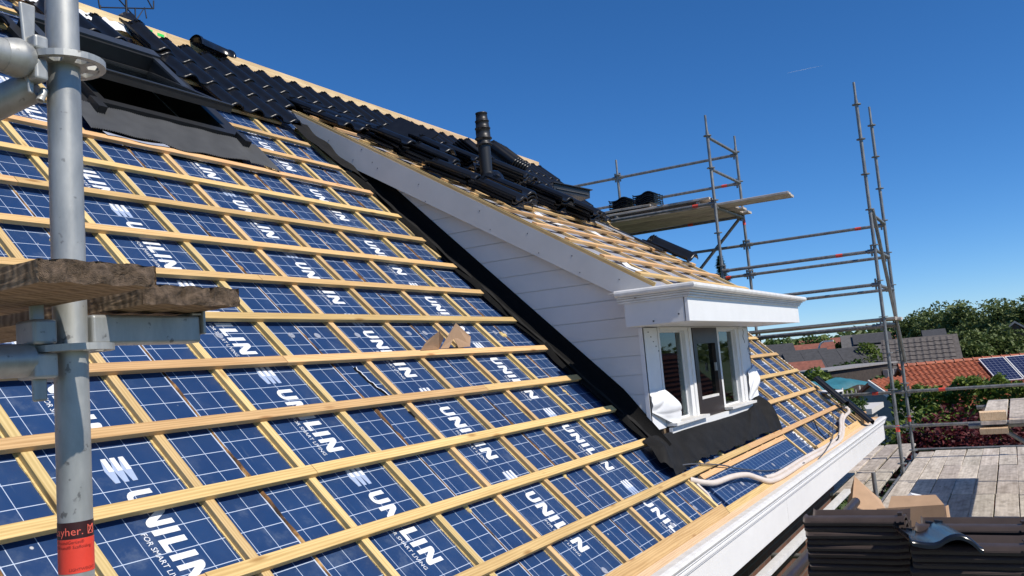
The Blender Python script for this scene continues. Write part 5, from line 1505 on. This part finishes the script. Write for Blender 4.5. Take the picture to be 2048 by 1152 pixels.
for i, (x, y, top, rad, lab, mt) in enumerate((
    (51, 4.1, -.50, 1.7, 'bright light green tree before the terrace', 'leaf_light'),
    (49, 4.9, -1.1, 1.3, 'mid green tree left of the bright one', 'leaf'),
    (54, 2.9, -.85, 1.5, 'dark green tree right of the bright one', 'leaf'),
    (74, 14.0, .85, 2.6, 'green tree behind the platform rail, left', 'leaf'),
    (80, 12.6, .75, 2.6, 'tree behind the dark roofed house', 'leaf'),
    (84, 11.6, .45, 2.3, 'tree left of the long grey roof', 'leaf_light'),
    (46, 8.3, -.95, 1.5, 'small dull tree beside the verge', 'leaf'),
    (41, 6.0, -1.15, 1.3, 'garden bush left of the dark shed', 'leaf_light'),
    (37, 4.9, -1.25, 1.2, 'garden bush before the corrugated roof', 'leaf_light'),
    (36.0, 3.75, -1.35, .9, 'spiky garden shrub before the dark shed', 'leaf_light'),
    (34.5, 1.9, -1.55, .9, 'garden bush between the sheds', 'leaf'),
    (47, 1.9, -1.3, 1.2, 'bush right of the dark shed', 'leaf'))):
    tree('tree', lab, x, y, top, rad, MT[mt], n=4200, s=.12 if x < 60 else .18, seed=90+i, zb=G0 + .6, group='garden trees')
cf = thing('conifer', 'slim dark conifer rising behind the gable scaffold', 'conifer', (42, 9.35, G0))
m = MB(); m.tube([(0, 0, 0), (0, 0, 9.4)], [.16, .01], 8); m.build('trunk', MT['bark'], cf)
m = MB(); r1 = random.Random(3)
for k in range(4200):
    h = r1.random()**1.15; z = 9.62 - 7.0*h; rad = .05 + 2.3*h*(.75 + .25*math.sin(z*9)); a = r1.uniform(0, 6.28); rr_ = rad*r1.uniform(.4, 1)
    p = Vector((rr_*math.cos(a), rr_*math.sin(a), z - rr_*.25)); e_ = Euler((r1.uniform(-.6, .6), r1.uniform(-.6, .6), a)).to_matrix(); q = r1.uniform(.08, .17)
    m.add([p + e_ @ Vector(v) for v in ((-q, 0, 0), (0, -q*.3, 0), (q, 0, -q*.3), (0, q*.3, 0))], [(0,1,2,3)])
m.build('crown', MT['leaf_dark'], cf)
def hedge(label, x0, x1, y0, y1, top, mat, n, s, seed, ragged=.18):
    t = thing('hedge', label, 'hedge', (x0, y0, G0))
    m = MB(); r1 = random.Random(seed)
    for i in range(6): m.tube([((x1-x0)/2, (y1-y0)*(i+.5)/6, 0), ((x1-x0)/2 + .1, (y1-y0)*(i+.5)/6, (top-G0)*.8)], [.04, .01], 6)
    m.build('trunk', MT['bark'], t)
    m = MB()
    for k in range(n):
        fx, fy = r1.random()**1.6, r1.random()
        y = (y1-y0)*fy; tp = top - G0 + ragged*(math.sin(y*3.1 + seed) + .6*math.sin(y*7.7 + 1) + .5*math.sin(y*15))*.6
        z = tp - (r1.random()**1.7)*(tp - .3); x = (x1-x0)*fx + .12*math.sin(z*6 + y*4)
        a = Euler((r1.uniform(-1, 1), r1.uniform(-1, 1), r1.uniform(0, 6.28))).to_matrix(); q = s*r1.uniform(.6, 1.4); p = Vector((x, y, z + r1.uniform(-.05, .05)))
        m.add([p + a @ Vector(v) for v in ((-q, 0, 0), (0, -q*.55, q*.12), (q, 0, 0), (0, q*.55, q*.12))], [(0,1,2,3)])
    m.build('foliage', mat, t); return t
hedge('bright green leafy hedge in front of the red pantiles', 20.2, 21.6, -5.2, -.30, -1.34, MT['leaf_light'], 15000, .072, 11)
hedge('trimmed green hedge left of the scaffold standards', 22.4, 23.6, .62, 4.6, -1.72, MT['leaf'], 9000, .055, 12, .05)
bush('shrub', 'leafy shrub growing between the two scaffold standards', 'shrub', 19.2, -.75, -4.3, -1.45, .9, .9, MT['leaf_light'], 4200, .07, 13, clumps=24)
bush('maple', 'dark red Japanese maple below the scaffold rails', 'tree', 16.3, -2.35, -4.2, -1.30, 1.2, 1.75, MT['leaf_red'], 12000, .055, 14, clumps=46)
bush('maple', 'second dark red maple at the right picture edge', 'tree', 17.5, -4.2, -4.2, -1.05, 1.1, 1.3, MT['leaf_red'], 7000, .055, 15, clumps=30)
# far wooded horizon
m = MB(); r1 = random.Random(77)
for k in range(9000):
    y = r1.uniform(-260, 420); x = 470 + r1.uniform(-60, 60); h = 3.8 + 1.8*math.sin(y*.037) + 1.2*math.sin(y*.13 + 1)
    z = G0 + r1.random()**.7*(h + 4.2); q = r1.uniform(1.2, 2.6); e_ = Euler((r1.uniform(-1, 1), r1.uniform(-1, 1), r1.uniform(0, 6.28))).to_matrix()
    m.add([Vector((x, y, z)) + e_ @ Vector(v) for v in ((-q, 0, 0), (0, -q*.6, 0), (q, 0, 0), (0, q*.6, 0))], [(0,1,2,3)])
kind(m.build('far_woods', MT['leaf_far']), 'stuff')
# vapour trail
m = MB(); A = Vector(cam.matrix_world.translation) + (_fwd + _right*((1575-1024)/1779.45) + _down*((146-576)/1779.45))*1800; B = A + Vector((25, -66, 6))
m.tube([A, A + (B - A)*.5, B], [.08, .22, .06], 8); o = m.build('vapour_trail', MT['white_foil']); tag(o, 'short faint vapour trail in the blue sky', 'vapour trail')
